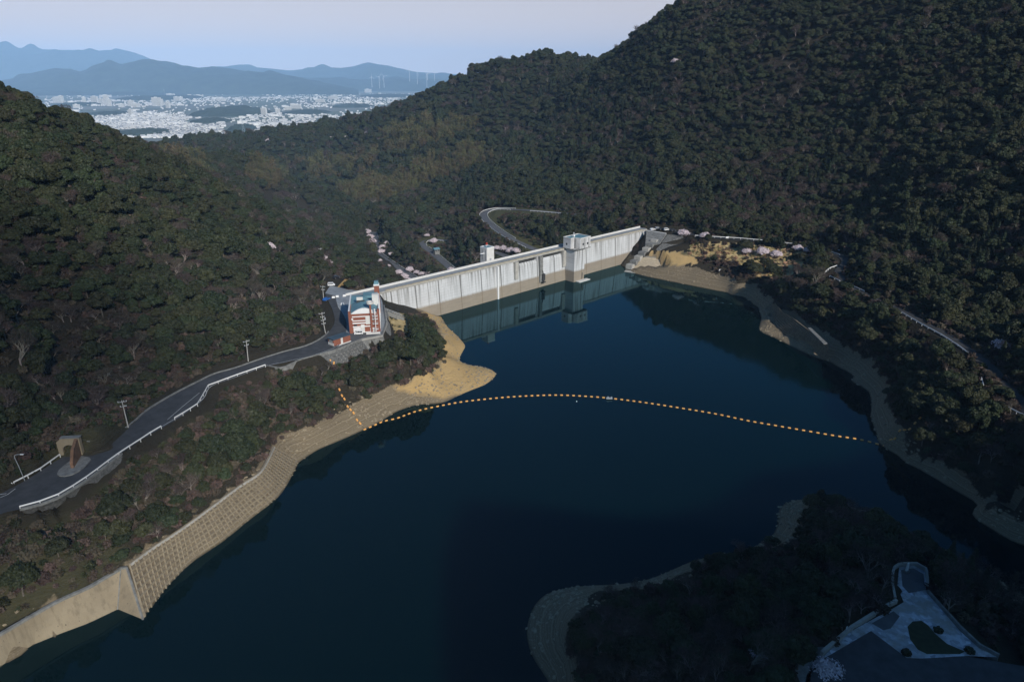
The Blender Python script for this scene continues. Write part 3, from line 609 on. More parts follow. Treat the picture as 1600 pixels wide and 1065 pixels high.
# the reservoir
e0 = D0 + DIR*222 + DN*2; e1 = D0 + DIR*-4 + DN*2
mb = MB(); mb.add([(-170, -20, 0), (230, -20, 0), (230, 470, 0), (e0.x, e0.y, 0), (e1.x, e1.y, 0), (-170, 260, 0)], [(0, 1, 2, 3, 4, 5)])
struct(mb.build('water', M['water']), 'dark blue reservoir water')

# ------------------------------------------------------------------ far plain, wooded knolls and mountains
PL = -124.5
def plain_mat():
    m, N, L, b = nodes_of('plain_fields'); b.inputs['Roughness'].default_value = 0.95
    g = N.new('ShaderNodeNewGeometry'); pos = g.outputs['Position']
    vo = N.new('ShaderNodeTexVoronoi'); vo.inputs['Scale'].default_value = 0.0022; mp = N.new('ShaderNodeMapping'); mp.inputs['Scale'].default_value = (1, 0.55, 0); mp.inputs['Rotation'].default_value = (0, 0, 0.3)
    L.new(pos, mp.inputs[0]); L.new(mp.outputs[0], vo.inputs['Vector'])
    sx = N.new('ShaderNodeSeparateColor'); L.new(vo.outputs['Color'], sx.inputs[0])
    c = ramp(N, L, sx.outputs[0], [(0.2, (0.10, 0.13, 0.06)), (0.5, (0.20, 0.20, 0.17)), (0.75, (0.12, 0.16, 0.08)), (0.9, (0.27, 0.26, 0.23))])
    c = mixc(N, L, noise_node(N, L, pos, 0.02, 6), c, (0.13, 0.14, 0.12)); L.new(c, b.inputs['Base Color']); return m
mb = MB(); mb.add([(-30000, 1700, PL), (30000, 1700, PL), (30000, 25000, PL), (-30000, 25000, PL)], [(0, 1, 2, 3)])
struct(mb.build('plain', plain_mat()), 'flat valley plain of fields beyond the hills', 'structure')
M['farwood'] = mat('distant_woodland', (0.035, 0.05, 0.028), 0.95, 0.35, 0.006, detail=9)
def ridge(name, y0, depth, prof, label, seed, nx=160, nyy=14):
    xs = np.linspace(prof[0][0], prof[-1][0], nx); px_ = np.array(prof)
    pts = []; r = np.random.default_rng(seed)
    P2 = []
    for jj in range(nyy+1):
        v = jj/nyy; sh = math.sin(math.pi*v)**0.8
        for x in xs:
            crest = np.interp(x, px_[:, 0], px_[:, 1]); d0 = ray(x, crest); t = y0/d0.y
            P2.append((d0.x*t*(1+depth*(v-0.5)/y0), y0+depth*(v-0.5), (H+d0.z*t-PL)*sh+PL-6*(sh < 0.02)))
    P2 = np.array(P2); hh = P2[:, 2]-PL
    n = vnoise(P2[:, :2], depth*0.16, seed)*0.30 + vnoise(P2[:, :2], depth*0.06, seed+1)*0.24
    edge = np.clip(1-np.abs((P2[:, 1]-y0)/(depth*0.5)), 0, 1)
    P2[:, 2] += n*hh*np.where(np.abs(P2[:, 1]-y0) < depth*0.06, 0.12, 1)*(edge > 0)
    I = np.arange((nyy+1)*nx).reshape(nyy+1, nx); Fq = np.stack([I[:-1, :-1], I[:-1, 1:], I[1:, 1:], I[1:, :-1]], -1).reshape(-1, 4)
    struct(link(name, npmesh(name, P2, Fq, M['farwood'], sm=True)), label)
ridge('mountain', 20500, 6000, [(-500, 118), (-300, 95), (-100, 80), (0, 76), (60, 77), (130, 79), (180, 83), (230, 94), (290, 112), (340, 126)], 'long pale blue mountain ridge farthest off at the left', 11)
ridge('mountain', 19000, 5000, [(270, 124), (340, 106), (375, 101), (410, 106), (450, 110), (500, 107), (540, 108), (575, 99), (610, 103), (650, 112), (720, 117), (800, 121), (900, 124)], 'pale mountain with a rounded peak right of centre of the far range', 12)
ridge('mountain', 12500, 3200, [(-200, 140), (0, 126), (50, 118), (80, 113), (110, 108), (125, 112), (150, 104), (170, 99), (190, 105), (215, 99), (240, 95), (260, 97), (300, 106), (340, 104), (380, 110), (420, 114), (460, 120), (500, 128), (560, 140)], 'darker blue wooded mountain with several humps behind the city', 13)
ridge('mountain', 15000, 2500, [(380, 134), (440, 124), (500, 121), (560, 124), (620, 122), (680, 126), (760, 130), (860, 136)], 'low blue foothills behind the right part of the city', 14)
ridge('mountain', 11000, 1200, [(-200, 143), (0, 141), (60, 140), (140, 144), (200, 143), (300, 146)], 'low dark wooded rise at the foot of the far mountain', 15)
def knoll(px, py, wpx, hpx, label, seed):
    p = wz(px, py, PL); w = wpx*p.y/FPX/2; hgt = hpx*p.y/FPX*0.8; nn = 40; vs = []
    for j in range(nn+1):
        for i in range(nn+1):
            u = i/nn*2-1; v = j/nn*2-1; r2 = u*u+v*v; vs.append((p.x+u*w, p.y+v*w*1.6+w, PL-1+hgt*max(0, 1-r2)**0.6))
    vs = np.array(vs); vs[:, 2] += np.where(vs[:, 2] > PL, 1, 0)*(vnoise(vs[:, :2], w*0.12, seed)*hgt*0.35+vnoise(vs[:, :2], w*0.3, seed+1)*hgt*0.3)
    I = np.arange((nn+1)**2).reshape(nn+1, nn+1); Fq = np.stack([I[:-1, :-1], I[:-1, 1:], I[1:, 1:], I[1:, :-1]], -1).reshape(-1, 4)
    struct(link('hill', npmesh('hill', vs, Fq, M['farwood'], sm=True)), label)
knoll(342, 181, 110, 13, 'long dark wooded knoll amid the houses of the city', 31)
knoll(318, 192, 55, 7, 'small dark wooded knoll nearer than the long one in the city', 32)
knoll(370, 206, 42, 12, 'dark wooded knoll beside the pylon at the near edge of the city', 33)
knoll(205, 212, 75, 9, 'dark wooded knoll behind the left hill at the near edge of town', 34)
knoll(225, 156, 110, 6, 'dark wooded patch behind the tall city blocks', 35)
knoll(545, 168, 60, 5, 'dark wooded patch in the right part of the city', 36)
knoll(470, 178, 70, 5, 'dark wooded patch in the middle of the city', 37)
knoll(105, 166, 60, 5, 'dark wooded patch left of the tall city blocks', 38)
knoll(600, 152, 90, 4, 'dark wooded patch far to the right of the city', 39)
knoll(150, 180, 60, 5, 'dark wooded patch below the tall city blocks', 40)

# ------------------------------------------------------------------ roads, lots, markings
strip('road', UA, LB, M['asphalt'], 0.0)
mb = MB(); mb.add(court, [tuple(range(len(court)-1, -1, -1))]); struct(mb.build('pavement', M['paving']), 'pale paving around the brick control building')
fore = [wz(x, y, 20.47) for x, y in [(490, 554), (528, 545.5), (551, 535), (568, 528.5), (594, 523), (590, 518), (548, 521), (541, 519), (531, 541)]]
mb = MB(); mb.add(fore, [tuple(range(len(fore)))]); o = mb.build('forecourt', M['asphalt_old']); struct(o)
if o.data.polygons[0].normal.z < 0: o.data.flip_normals()
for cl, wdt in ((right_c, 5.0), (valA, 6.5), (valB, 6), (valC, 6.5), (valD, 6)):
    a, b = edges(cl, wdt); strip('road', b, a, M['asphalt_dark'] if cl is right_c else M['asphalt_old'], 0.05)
def ribbon(name, pts, w, m, lift=0.03):
    a, b = edges(pts, w); return strip(name, b, a, m, lift)
def off(A, B, t, i0=0, i1=None): return [a.lerp(b, t) for a, b in list(zip(A, B))[i0:i1]]
ribbon('road_marking', off(UA, LB, 0.94, 28, 84), 0.16, M['line'], 0.012)
ribbon('road_marking', [wz(x, y, 22) for x, y in [(0, 777), (12, 772), (24, 763)]], 0.18, M['line'], 0.012)
ribbon('road_marking', [wz(x, y, 22) for x, y in [(0, 772), (10, 770.5)]], 0.18, M['line'], 0.012)
ribbon('road_marking', [wz(x, y, 21.3) for x, y in [(262, 657), (285, 637), (312, 615)]], 0.14, M['line'], 0.4)
ribbon('road_marking', [wz(x, y, 20.5) for x, y in [(541, 503), (536, 490), (528, 478), (522, 468)]], 0.2, M['line'], 0.012)
ribbon('road_marking', [wz(x, y, 20.5) for x, y in [(520, 470), (541, 481)]], 0.2, M['line'], 0.012)
mb = MB()      # yellow hatched box on the road by the brick shed
hq = [wz(x, y, 20.53) for x, y in [(492, 545.5), (512, 537.5), (519, 540), (501, 548.5)]]
for k in range(8):
    t0 = k/8; t1 = t0+0.06
    A0 = hq[0].lerp(hq[1], t0); A1 = hq[0].lerp(hq[1], t1); B0 = hq[3].lerp(hq[2], min(1, t0+0.05)); B1 = hq[3].lerp(hq[2], min(1, t1+0.05)); mb.add([A0, B0, B1, A1], [(0, 1, 2, 3)])
for a_, b_ in ((0, 1), (1, 2), (2, 3), (3, 0)):
    d_ = (hq[b_]-hq[a_]).normalized(); n_ = Vector((-d_.y, d_.x, 0))*0.15; mb.add([hq[a_]-n_, hq[b_]-n_, hq[b_]+n_, hq[a_]+n_], [(0, 1, 2, 3)])
o = mb.build('road_marking', M['yellow']); struct(o)
mb = MB(); mb.sweep([(-0.2, -0.5), (0.2, -0.5), (0.2, 0.35), (-0.2, 0.35)], [p + Vector((0, 0, 0)) for p in off(UA, LB, -0.03, 26, 84)])
tag(mb.build('kerb_wall', M['conc_grey']), 'low concrete kerb wall along the hill side of the left road', 'kerb')
isl = [wz(x, y, 22.0) for x, y in [(89, 740), (92, 734), (99, 727.5), (112, 718), (124, 711), (140, 714.5), (142, 717), (133, 727), (124, 735), (112, 741), (101, 743.5), (93, 743)]]
mb = MB(); mb.extrude([(p.x, p.y) for p in isl], 21.6, 22.05)
tag(mb.build('traffic_island', M['conc_grey']), 'grey concrete traffic island in front of the tunnel mouth', 'traffic island')
# low wall along the lake edge of the left road near the lot
mb = MB(); mb.sweep([(-0.25, -3), (0.25, -3), (0.25, 0.5), (-0.25, 0.5)], resample([wz(x, y, 20.6) for x, y in [(416, 572), (441, 576), (470, 562), (500, 554), (528, 546), (551, 536), (568, 529), (597, 524), (604, 505), (600, 478)]], 3))
tag(mb.build('parapet_wall', M['conc_grey']), 'low grey concrete edge wall along the lot and road above the lake', 'parapet')

# ------------------------------------------------------------------ guardrails
def guardrail(pts, label, lift=0.0, sp=4.0):
    pts = resample(pts, sp); c = sum(pts, Vector())/len(pts); c.z = min(p.z for p in pts)
    t = thing('guardrail', label, 'guardrail', c, 0, 'white guardrails along the roads')
    q = [p-c for p in pts]
    mb = MB(); mb.sweep([(-0.06, 0.42), (0.06, 0.42), (0.10, 0.58), (0.06, 0.80), (-0.06, 0.80)], [p+Vector((0, 0, lift)) for p in q]); mb.build('rail', M['white'], t)
    for p in q[:95]:
        mb = MB(); mb.box((p.x+0.03, p.y, p.z+0.15+lift), (0.16, 0.16, 1.1)); mb.build('post', M['white'], t)
gl = lambda l, z: [wz(x, y, z) for x, y in l]
guardrail(gl([(31.5, 794), (65, 785), (92, 774.5), (115, 761), (134, 748.5), (152, 735.5), (169, 722.5), (185, 711), (194, 704), (211, 694.5), (228, 682.5), (240, 675), (252, 668)], 21.9), 'long curving white guardrail between the left road and the stone wall', 0)
guardrail(gl([(273, 655), (290, 645), (308.6, 633)], 21.5), 'short white guardrail on the lay-by edge beyond the gap', 0)
guardrail(gl([(308.6, 633), (315, 623), (325.5, 604)], 21.4), 'short white guardrail running across the road edge at the lay-by corner')
guardrail(gl([(325.5, 604), (370, 587.5), (414.7, 572)], 21.2), 'straight white guardrail on the left road nearest the control building')
guardrail(gl([(-30, 777), (0, 766.5), (19.5, 757.5)], 22), 'white guardrail at the hill side of the road on the left picture edge')
guardrail(gl([(22, 756), (42, 746), (64, 734), (94, 712.5)], 22), 'white guardrail beside the street lamp leading to the tunnel')
ra, rb = edges(right_c, 7.4)
def sub(line, x0, x1): return [p for p in line if x0 <= pix(p)[0] <= x1]
guardrail([wz(x, y, 21.9) for x, y in [(1086, 369), (1120, 371), (1155, 373), (1200, 377), (1240, 382), (1258, 386)]], 'long white guardrail above the golden grass bank right of the dam')
guardrail([wz(x, y, 22) for x, y in [(1286, 391), (1300, 395), (1312, 399)]], 'short white guardrail on the near edge where the right road enters shade')
guardrail([wz(x, y, 22) for x, y in [(1298, 389), (1310, 392), (1322, 396)]], 'short white guardrail on the far edge where the right road enters shade')
guardrail([wz(x, y, 22.2) for x, y in [(1308, 416), (1296, 420), (1289, 426)]], 'short white guardrail at the hairpin of the right road')
guardrail([wz(x, y, 22.3) for x, y in [(1296, 432), (1312, 440)]], 'short white guardrail just below the hairpin of the right road')
guardrail([wz(x, y, 22.4) for x, y in [(1328, 446), (1350, 456)]], 'short white guardrail between bare trees below the right hairpin')
guardrail([wz(x, y, 22.8) for x, y in [(1408, 489), (1440, 508), (1470, 524), (1495, 540), (1512, 553)]], 'long bluish white guardrail in shade on the right hillside road')
guardrail([wz(x, y, 23) for x, y in [(1533, 592), (1536, 604)]], 'tiny white guardrail end on the shaded right road')
guardrail([wz(x, y, 23) for x, y in [(1570, 636), (1600, 651), (1625, 664)]], 'white guardrail at the right edge of the view low on the shaded road')
va, vb = edges(valA, 7.0)
guardrail([p for p in (va if pix(va[len(va)//2])[0] < pix(vb[len(vb)//2])[0] else vb)[len(va)//3:-3]], 'curving white guardrail on the outer side of the road behind the dam', 0.05)
guardrail([p for p in (vb if pix(va[len(va)//2])[0] < pix(vb[len(vb)//2])[0] else va)[len(va)//3:-8]], 'curving white guardrail on the inner side of the road behind the dam', 0.05)
guardrail(va[2:len(va)//4] if pix(va[3])[1] > pix(vb[3])[1] else vb[2:len(va)//4], 'white guardrail on the upper straight of the road behind the dam', 0.05)
va, vb = edges(valB, 6.6)
guardrail(va[:len(va)//3] if va[0].y < vb[0].y else vb[:len(vb)//3], 'white guardrail at the top bend of the lower road behind the dam', 0.05)
guardrail((vb if pix(vb[-3])[0] > pix(va[-3])[0] else va)[len(va)//3:], 'white guardrail down the straight of the lower road behind the dam', 0.05)
va, vb = edges(valC, 7.0)
guardrail((vb if pix(vb[4])[0] > pix(va[4])[0] else va)[2:-2], 'white guardrail on the valley floor road under the cherry trees', 0.05)

# ------------------------------------------------------------------ the dam
dam = thing('dam', 'long pale concrete gravity dam with dark streaks and a brown waterline', 'dam', (D0.x, D0.y, 0), DROT)
def dl(px, py, yl=0.0):       # pixel -> dam-local (x, z) on the plane y_local = yl
    d = ray(px, py); o = Vector((0, 0, H)); n = DN; base = D0 + DN*yl
    t = (base - o).dot(n)/d.dot(n); p = o + d*t; return (p-D0).dot(DIR), p.z
CZ = 20.5; LD = dl(1009, 357)[0]; CW = 5.6
def spanx(px): return dl(px, 456-0.2366*(px-589))[0]
xo = [spanx(806.6), spanx(838), spanx(848), spanx(877.5)]
print('dam length', LD, 'openings', xo)
secs = [(0, xo[0], 19.3), (xo[0], xo[1], 17.3), (xo[1], xo[2], 19.3), (xo[2], xo[3], 17.3), (xo[3], LD, 19.3)]
mb = MB()
for x0, x1, zt in secs:
    prof = [(0.0, zt), (-0.2, 17.0), (-1.5, 0), (-2.6, -14), (30, -34), (CW, 12), (CW, zt)] if zt > 18 else [(0.6, zt), (-0.2, 15.8), (-1.5, 0), (-2.6, -14), (30, -34), (CW, 12), (CW, zt-0.4)]
    n = len(prof); vs = [(x0, a, b) for a, b in prof] + [(x1, a, b) for a, b in prof]
    mb.add(vs, [tuple(range(n-1, -1, -1)), tuple(range(n, 2*n))] + [(k, n+k, n+(k+1) % n, (k+1) % n) for k in range(n)])
o = mb.build('dam_wall', M['dam'], dam)
import bmesh
def fixn(o):
    b = bmesh.new(); b.from_mesh(o.data); bmesh.ops.recalc_face_normals(b, faces=b.faces); b.to_mesh(o.data); b.free()
fixn(o)
mb = MB(); mb.b2(-15, LD+1, -0.55, CW+0.4, 19.35, 20.3); mb.build('crest_deck', M['conc'], dam)
mb = MB(); mb.b2(-15, LD+1, 0.3, CW-0.1, 20.304, 20.36); mb.build('crest_road', M['paving'], dam)
mb = MB(); mb.b2(-15, LD+1, CW-0.05, CW+0.4, 20.306, 21.5); mb.build('parapet', M['conc_white'], dam)
mb = MB()
for k in range(40):
    x0 = 4+k*(LD-8)/40; mb.b2(x0, x0+(LD-8)/40-0.25, -0.5, -0.1, 20.306, 20.75)
mb.build('kerb', mat('ochre_weathered_concrete', (0.42, 0.36, 0.25), 0.9, 0.2, 0.4), dam)
mb = MB()
for z_ in (21.1, 21.5): mb.tube((0, -0.3, z_), (LD, -0.3, z_), 0.035, n=4)
for k in range(int(LD/2.5)): mb.tube((k*2.5, -0.3, 20.7), (k*2.5, -0.3, 21.5), 0.03, n=4)
mb.build('handrail', M['steel'], dam)
for xa, xb in ((xo[0], xo[1]), (xo[2], xo[3])):
    mb = MB(); mb.b2(xa+0.9, xb-0.9, 0.7, 1.0, 17.25, 19.34); mb.build('slot_shade_panel', M['dark'], dam)  # dark panels added to stand for the shade inside the spillway slots
for px in (804.5, 843, 879.5):
    x = spanx(px); mb = MB(); mb.b2(x-1.3, x+1.3, -1.9, 0.2, 9.0 if px != 843 else 3.0, 19.34); mb.b2(x-1.0, x+1.0, 0.2, 5, 17.0, 19.34); mb.build('pier', M['conc_grey'] if px == 843 else M['conc'], dam)
xg, zg = dl(775, 414); mb = MB(); mb.b2(xg-0.45, xg+0.45, -2.1, -0.3, -3, 19.34); mb.build('gauge_strip', M['white'], dam)
xg, zg = dl(845, 432); mb = MB(); mb.b2(xg-1.0, xg+1.0, -2.9, -1.0, zg-2, zg+2.2); mb.tube((xg, -2.2, zg+2), (xg-0.6, -2.2, zg+4.2), 0.25); mb.b2(xg-1.5, xg+1.2, -3.3, -0.9, zg-3.2, zg-2.6); mb.build('outlet_gate', M['dark'], dam)
# intake tower standing in the water against the dam
tx0 = dl(886, 440, -3)[0]
t = thing('intake_tower', 'pale concrete intake tower with a wider windowed chamber rising from the water', 'tower', tuple(D0+DIR*tx0), DROT)
TW, TD = 9.6, 8.6
mb = MB(); mb.b2(0, TW, -TD, -1.2, -8, 21.0); mb.build('shaft', M['dam'], t)
mb = MB(); pl = [(-1.0, 0.2), (-1.0, -6.0), (2.2, -6.0), (2.2, -7.3), (3.4, -TD-1.5), (TW+3.2, -TD-1.5), (TW+3.2, 0.2)]
mb.extrude(pl, 21.0, 27.2); mb.build('chamber', dam_mat('chamber_concrete', (0.70, 0.70, 0.71), False), t)
mb = MB(); mb.extrude([(a*1.0, b) for a, b in [(-0.6, -0.2), (-0.6, -5.6), (2.6, -5.6), (2.6, -7.0), (3.7, -TD-1.1), (TW+2.8, -TD-1.1), (TW+2.8, -0.2)]], 27.2, 27.45); mb.build('roof', M['roof_blue'], t)
mb = MB()
for i in range(len(pl)):
    a, b = Vector((*pl[i], 27.2)), Vector((*pl[(i+1) % len(pl)], 27.2)); d = (b-a); L_ = d.length; mb.box((a+b)/2+Vector((0, 0, 0.31)), (L_+0.22, 0.24, 0.6), math.atan2(d.y, d.x))
mb.build('roof_rim', M['conc_white'], t)
for (a, b) in ((6.0, -TD-1.5), (10.2, -TD-1.5)):
    mb = MB(); mb.tube((a, b-0.03, 23.6), (a, b+0.3, 23.6), 0.75, n=14); f = mb.build('window', M['glass'], t)
for (a, b) in ((-1.0, -2.6),):
    mb = MB(); mb.tube((a-0.03, b, 23.6), (a+0.3, b, 23.6), 0.75, n=14); mb.build('window', M['glass'], t)
mb = MB(); mb.b2(-1.2, TW+3.4, -TD-1.72, 0.1, 20.6, 20.98); mb.build('corbel', M['conc_grey'], t)
mb = MB(); mb.b2(2, TW+2.5, -TD-3.2, -TD-0.02, -0.5, 0.45); mb.build('landing_slab', M['conc_white'], t)
mb = MB(); mb.b2(TW-2.2, TW-1.6, -TD-0.12, -TD-0.01, 1.0, 5.0); mb.build('door', M['dark'], t)
mb = MB(); mb.tube((5, -3, 27.4), (5, -3, 30.2), 0.12); mb.box((5, -3, 28.0), (1.1, 1.1, 1.2)); mb.tube((4.2, -3, 29.6), (5.8, -3, 29.6), 0.08); mb.build('mast', M['white'], t)
# elevator house on the downstream side of the crest
ex = dl(762, 408, CW+3)[0]
t = thing('elevator_house', 'tall white concrete lift house on the far side of the dam crest', 'building', tuple(D0+DIR*ex), DROT)
EW = 5.6; y0, y1 = CW+0.5, CW+6.2
mb = MB(); mb.b2(-EW/2, EW/2, y0, y1, -8, 28.6); mb.build('wall', M['conc_white'], t)
mb = MB(); mb.b2(-EW/2+.3, EW/2-.3, y0+.3, y1-.3, 28.6, 28.75); mb.build('roof', M['roof_blue'], t)
mb = MB()
for q in ((-EW/2-.06, EW/2+.06, y0-.06, y0+.24), (-EW/2-.06, EW/2+.06, y1-.24, y1+.06), (-EW/2-.06, -EW/2+.24, y0+.24, y1-.24), (EW/2-.24, EW/2+.06, y0+.24, y1-.24)): mb.b2(*q, 28.45, 29.1)
mb.build('roof_rim', M['white'], t)
mb = MB(); mb.b2(-EW/2-.05, -EW/2-.01, y0+0.6, y0+1.2, 21.5, 27.5); mb.b2(-EW/2-.05, -EW/2-.01, y0+3.6, y0+4.2, 21.5, 27.5); mb.build('window', M['cargrey'], t)
mb = MB(); mb.b2(-0.7, 0.7, y0-.05, y0-.01, 20.4, 22.6); mb.build('door', M['steel'], t)
mb = MB(); mb.tube((0, y1-2.5, 28.7), (0, y1-2.5, 31.2), 0.1); mb.tube((0, y1-2.5, 30.0), (0, y1-2.5, 31.2), 0.55, n=10, mi=1); mb.build('warning_lamp', [M['white'], M['cloth_red']], t)
mb = MB(); mb.b2(-EW/2-2.8, -EW/2-.02, y0+2, y0+2.8, 25.4, 25.8); mb.build('canopy', M['white'], t)

# ------------------------------------------------------------------ control building
B0 = wz(547.6, 520.5, 20.5); BR = R(10.4)
bt = thing('control_building', 'red brick and white dam control building with a curved teal roof', 'building', (B0.x, B0.y, 20.5), BR)
BW, BD, BH = 12.2, 25.0, 9.2
mb = MB(); mb.b2(0, BW, 0.0, BD, -2.5, BH-0.8); mb.build('wall', M['brick'], bt)
mb = MB()
for z0, z1, x0, x1 in ((0.0, 0.35, 1.6, 8.6), (2.5, 2.95, 1.2, 8.4), (4.0, 4.5, 1.2, 6.6), (5.1, 5.5, 1.2, 6.6), (6.9, 7.3, 1.2, 8.4)): mb.b2(x0, x1, -0.12, -0.004, z0, z1)
mb.b2(8.2, 10.2, -0.1, -0.004, 0.1, 2.0); mb.build('band', M['white'], bt)
mb = MB(); mb.b2(6.6, 8.5, -0.18, -0.005, 3.6, 7.25); mb.build('window', M['conc_white'], bt)
mb = MB(); mb.b2(1.4, 4.4, -0.10, -0.005, 0.36, 2.3); mb.build('door', M['white'], bt)
mb = MB(); mb.b2(4.5, 6.0, -0.1, -0.005, 0.36, 3.6); mb.build('door', M['conc_white'], bt)
mb = MB(); mb.b2(1.7, 2.9, -0.09, -0.004, 2.98, 3.7); mb.build('window', M['glass'], bt)
mb = MB(); mb.b2(0.9, 1.6, -0.2, -0.005, 5.8, 6.5); mb.build('lamp_box', M['white'], bt)
for z_ in (1.2, 3.6, 5.6, 7.0):
    mb = MB(); mb.b2(9.4, 11.6, -0.9, -0.004, z_, z_+0.15); 
    for zz in (0.5, 1.0): mb.tube((9.4, -0.88, z_+zz), (11.6, -0.88, z_+zz), 0.045, n=4)
    for xx in (9.42, 10.5, 11.58): mb.tube((xx, -0.88, z_+0.1), (xx, -0.88, z_+1.0), 0.04, n=4)
    mb.build('balcony', M['white'], bt)
mb = MB(); mb.b2(-0.25, 0.75, -0.25, 1.0, -1, BH+0.1); mb.build('pillar', M['brick'], bt)
mb = MB(); mb.b2(BW-0.8, BW+0.2, -0.25, 1.0, -1, BH+0.6); mb.build('pillar', M['brick'], bt)
for x0, x1 in ((-0.25, 0.25), (BW-0.3, BW+0.2)):
    mb = MB(); mb.b2(x0, x1, 1.02, BD, -1.0, BH+0.3)
    for k in range(5): mb.b2(x0-0.10 if x0 < 1 else x1, x0 if x0 < 1 else x1+0.10, 2.4+k*4.4, 3.6+k*4.4, 0.5, BH-0.6)
    mb.build('side_wall', M['white'], bt)
# vaulted roof with a white gable
def arc(n, x0, x1, z0, h): return [(x0+(x1-x0)*i/n, z0+h*math.sin(math.pi*i/n)**0.9) for i in range(n+1)]
ar = arc(18, 0.8, BW-0.9, BH-0.8, 2.3)
mb = MB(); n = len(ar)
poly = [(x, z) for x, z in ar]
vs = [(x, -0.3, z) for x, z in poly] + [(x, 0.5, z) for x, z in poly]
mb.add(vs, [tuple(range(n)), tuple(range(2*n-1, n-1, -1))] + [(k, n+k, n+(k+1) % n, (k+1) % n) for k in range(n)]); o = mb.build('gable', M['white'], bt); fixn(o)
ar2 = arc(18, 0.3, BW-0.35, BH-0.95, 2.2); vs = [(x, 0.5, z) for x, z in ar2] + [(x, 13.5, z) for x, z in ar2]
mb = MB(); mb.add(vs, [tuple(range(n)), tuple(range(2*n-1, n-1, -1))] + [(k, n+k, n+(k+1) % n, (k+1) % n) for k in range(n)]); o = mb.build('roof', M['roof_blue'], bt); fixn(o)
mb = MB(); mb.b2(0.3, BW-0.35, 13.52, BD-0.02, BH-0.79, BH-0.5); mb.b2(5.5, BW-0.4, 19, BD-0.4, BH-0.5, BH+0.9); mb.build('roof', M['roof_blue'], bt)
mb = MB(); a3 = arc(14, 2.6, 8.4, BH-0.5, 2.6); m3 = len(a3)
vs = [(x, 13.0, z) for x, z in a3] + [(x, 15.4, z) for x, z in a3]
mb.add(vs, [tuple(range(m3)), tuple(range(2*m3-1, m3-1, -1))] + [(k, m3+k, m3+(k+1) % m3, (k+1) % m3) for k in range(m3)]); o = mb.build('gable', M['roof_blue'], bt); fixn(o)
mb = MB(); mb.b2(3.0, 5.6, 12.4, 12.98, BH+0.2, BH+2.4); mb.build('dormer', M['conc_white'], bt)
mb = MB(); mb.b2(3.0, 6.4, 10.2, 10.7, BH+0.7, BH+1.6); mb.build('roof_vent', M['dark'], bt)
# tall round-headed brick column in front, brick stair tower with a teal cap behind
mb = MB(); mb.b2(8.55, 9.25, -0.75, -0.1, -1.2, BH+3.2); mb.build('brick_column', M['brick'], bt)
mb = MB(); 
for k in range(20):
    a0 = 2*math.pi*k/20; mb.box((8.9+1.25*math.cos(a0), 0.1+1.25*math.sin(a0), BH+3.7), (0.42, 0.42, 0.9), a0)
o = mb.build('ring_vent', M['conc_white'], bt)
mb = MB(); mb.tube((8.9, 0.1, BH+3.0), (8.9, 0.1, BH+3.55), 1.15, n=20); mb.build('vent_floor', M['rust'], bt)
mb = MB(); mb.b2(9.6, 12.2, 9.0, 11.6, 0, BH+4.2); mb.build('roof_block', M['conc_white'], bt)
mb = MB(); mb.b2(10.4, 12.6, 24.0, 26.2, 0, BH+3.8); tw = mb.build('stair_tower', M['brick'], bt)
mb = MB(); mb.b2(10.2, 12.8, 23.8, 26.4, BH+3.8, BH+4.4); mb.build('cap', M['white'], tw)
mb = MB(); mb.b2(10.55, 12.45, 24.15, 26.05, BH+4.4, BH+5.7); mb.build('lantern', M['roof_blue'], tw)
mb = MB(); mb.b2(6.5, BW, -2.6, -1.6, -0.05, 0.55); mb.build('planter', M['conc_white'], bt)
mb = MB(); mb.tube((10.6, -2.2, 0.9), (10.6, -2.2, 10), 0.16); mb.tube((10.2, -2.2, 8.6), (11.0, -2.2, 8.6), 0.07); mb.tube((10.6, -2.2, 10), (10.6, -2.2, 10.8), 0.3, n=8); mb.build('mast', M['white'], bt)

# small brick shed
c1 = wz(522, 542, 20.5); c2 = wz(548, 533.2, 20.5); d_ = (c2-c1); SL = d_.length
sh = thing('brick_shed', 'small red brick shed with a dark blue roof beside the left road', 'shed', (c1.x, c1.y, 20.5), math.atan2(d_.y, d_.x))
mb = MB(); mb.b2(0, SL, 0.0, 3.6, -1.0, 2.9); mb.build('wall', M['brick'], sh)
mb = MB(); mb.b2(-0.3, SL+0.3, -0.3, 3.9, 2.9, 3.15); o = mb.build('roof', M['roof_dark'], sh)
mb = MB(); mb.b2(-0.1, SL+0.1, -0.12, -0.004, -0.9, 0.35); mb.b2(-0.12, -0.004, -0.1, 3.6, -0.9, 1.4); mb.build('plinth', M['conc_white'], sh)
mb = MB(); mb.b2(SL*0.42, SL*0.54, -0.10, -0.003, 0.36, 2.8); mb.build('door', M['conc_white'], sh)
mb = MB(); mb.b2(-0.1, -0.003, 0.8, 2.8, 1.5, 2.6); mb.build('window', M['cargrey'], sh)

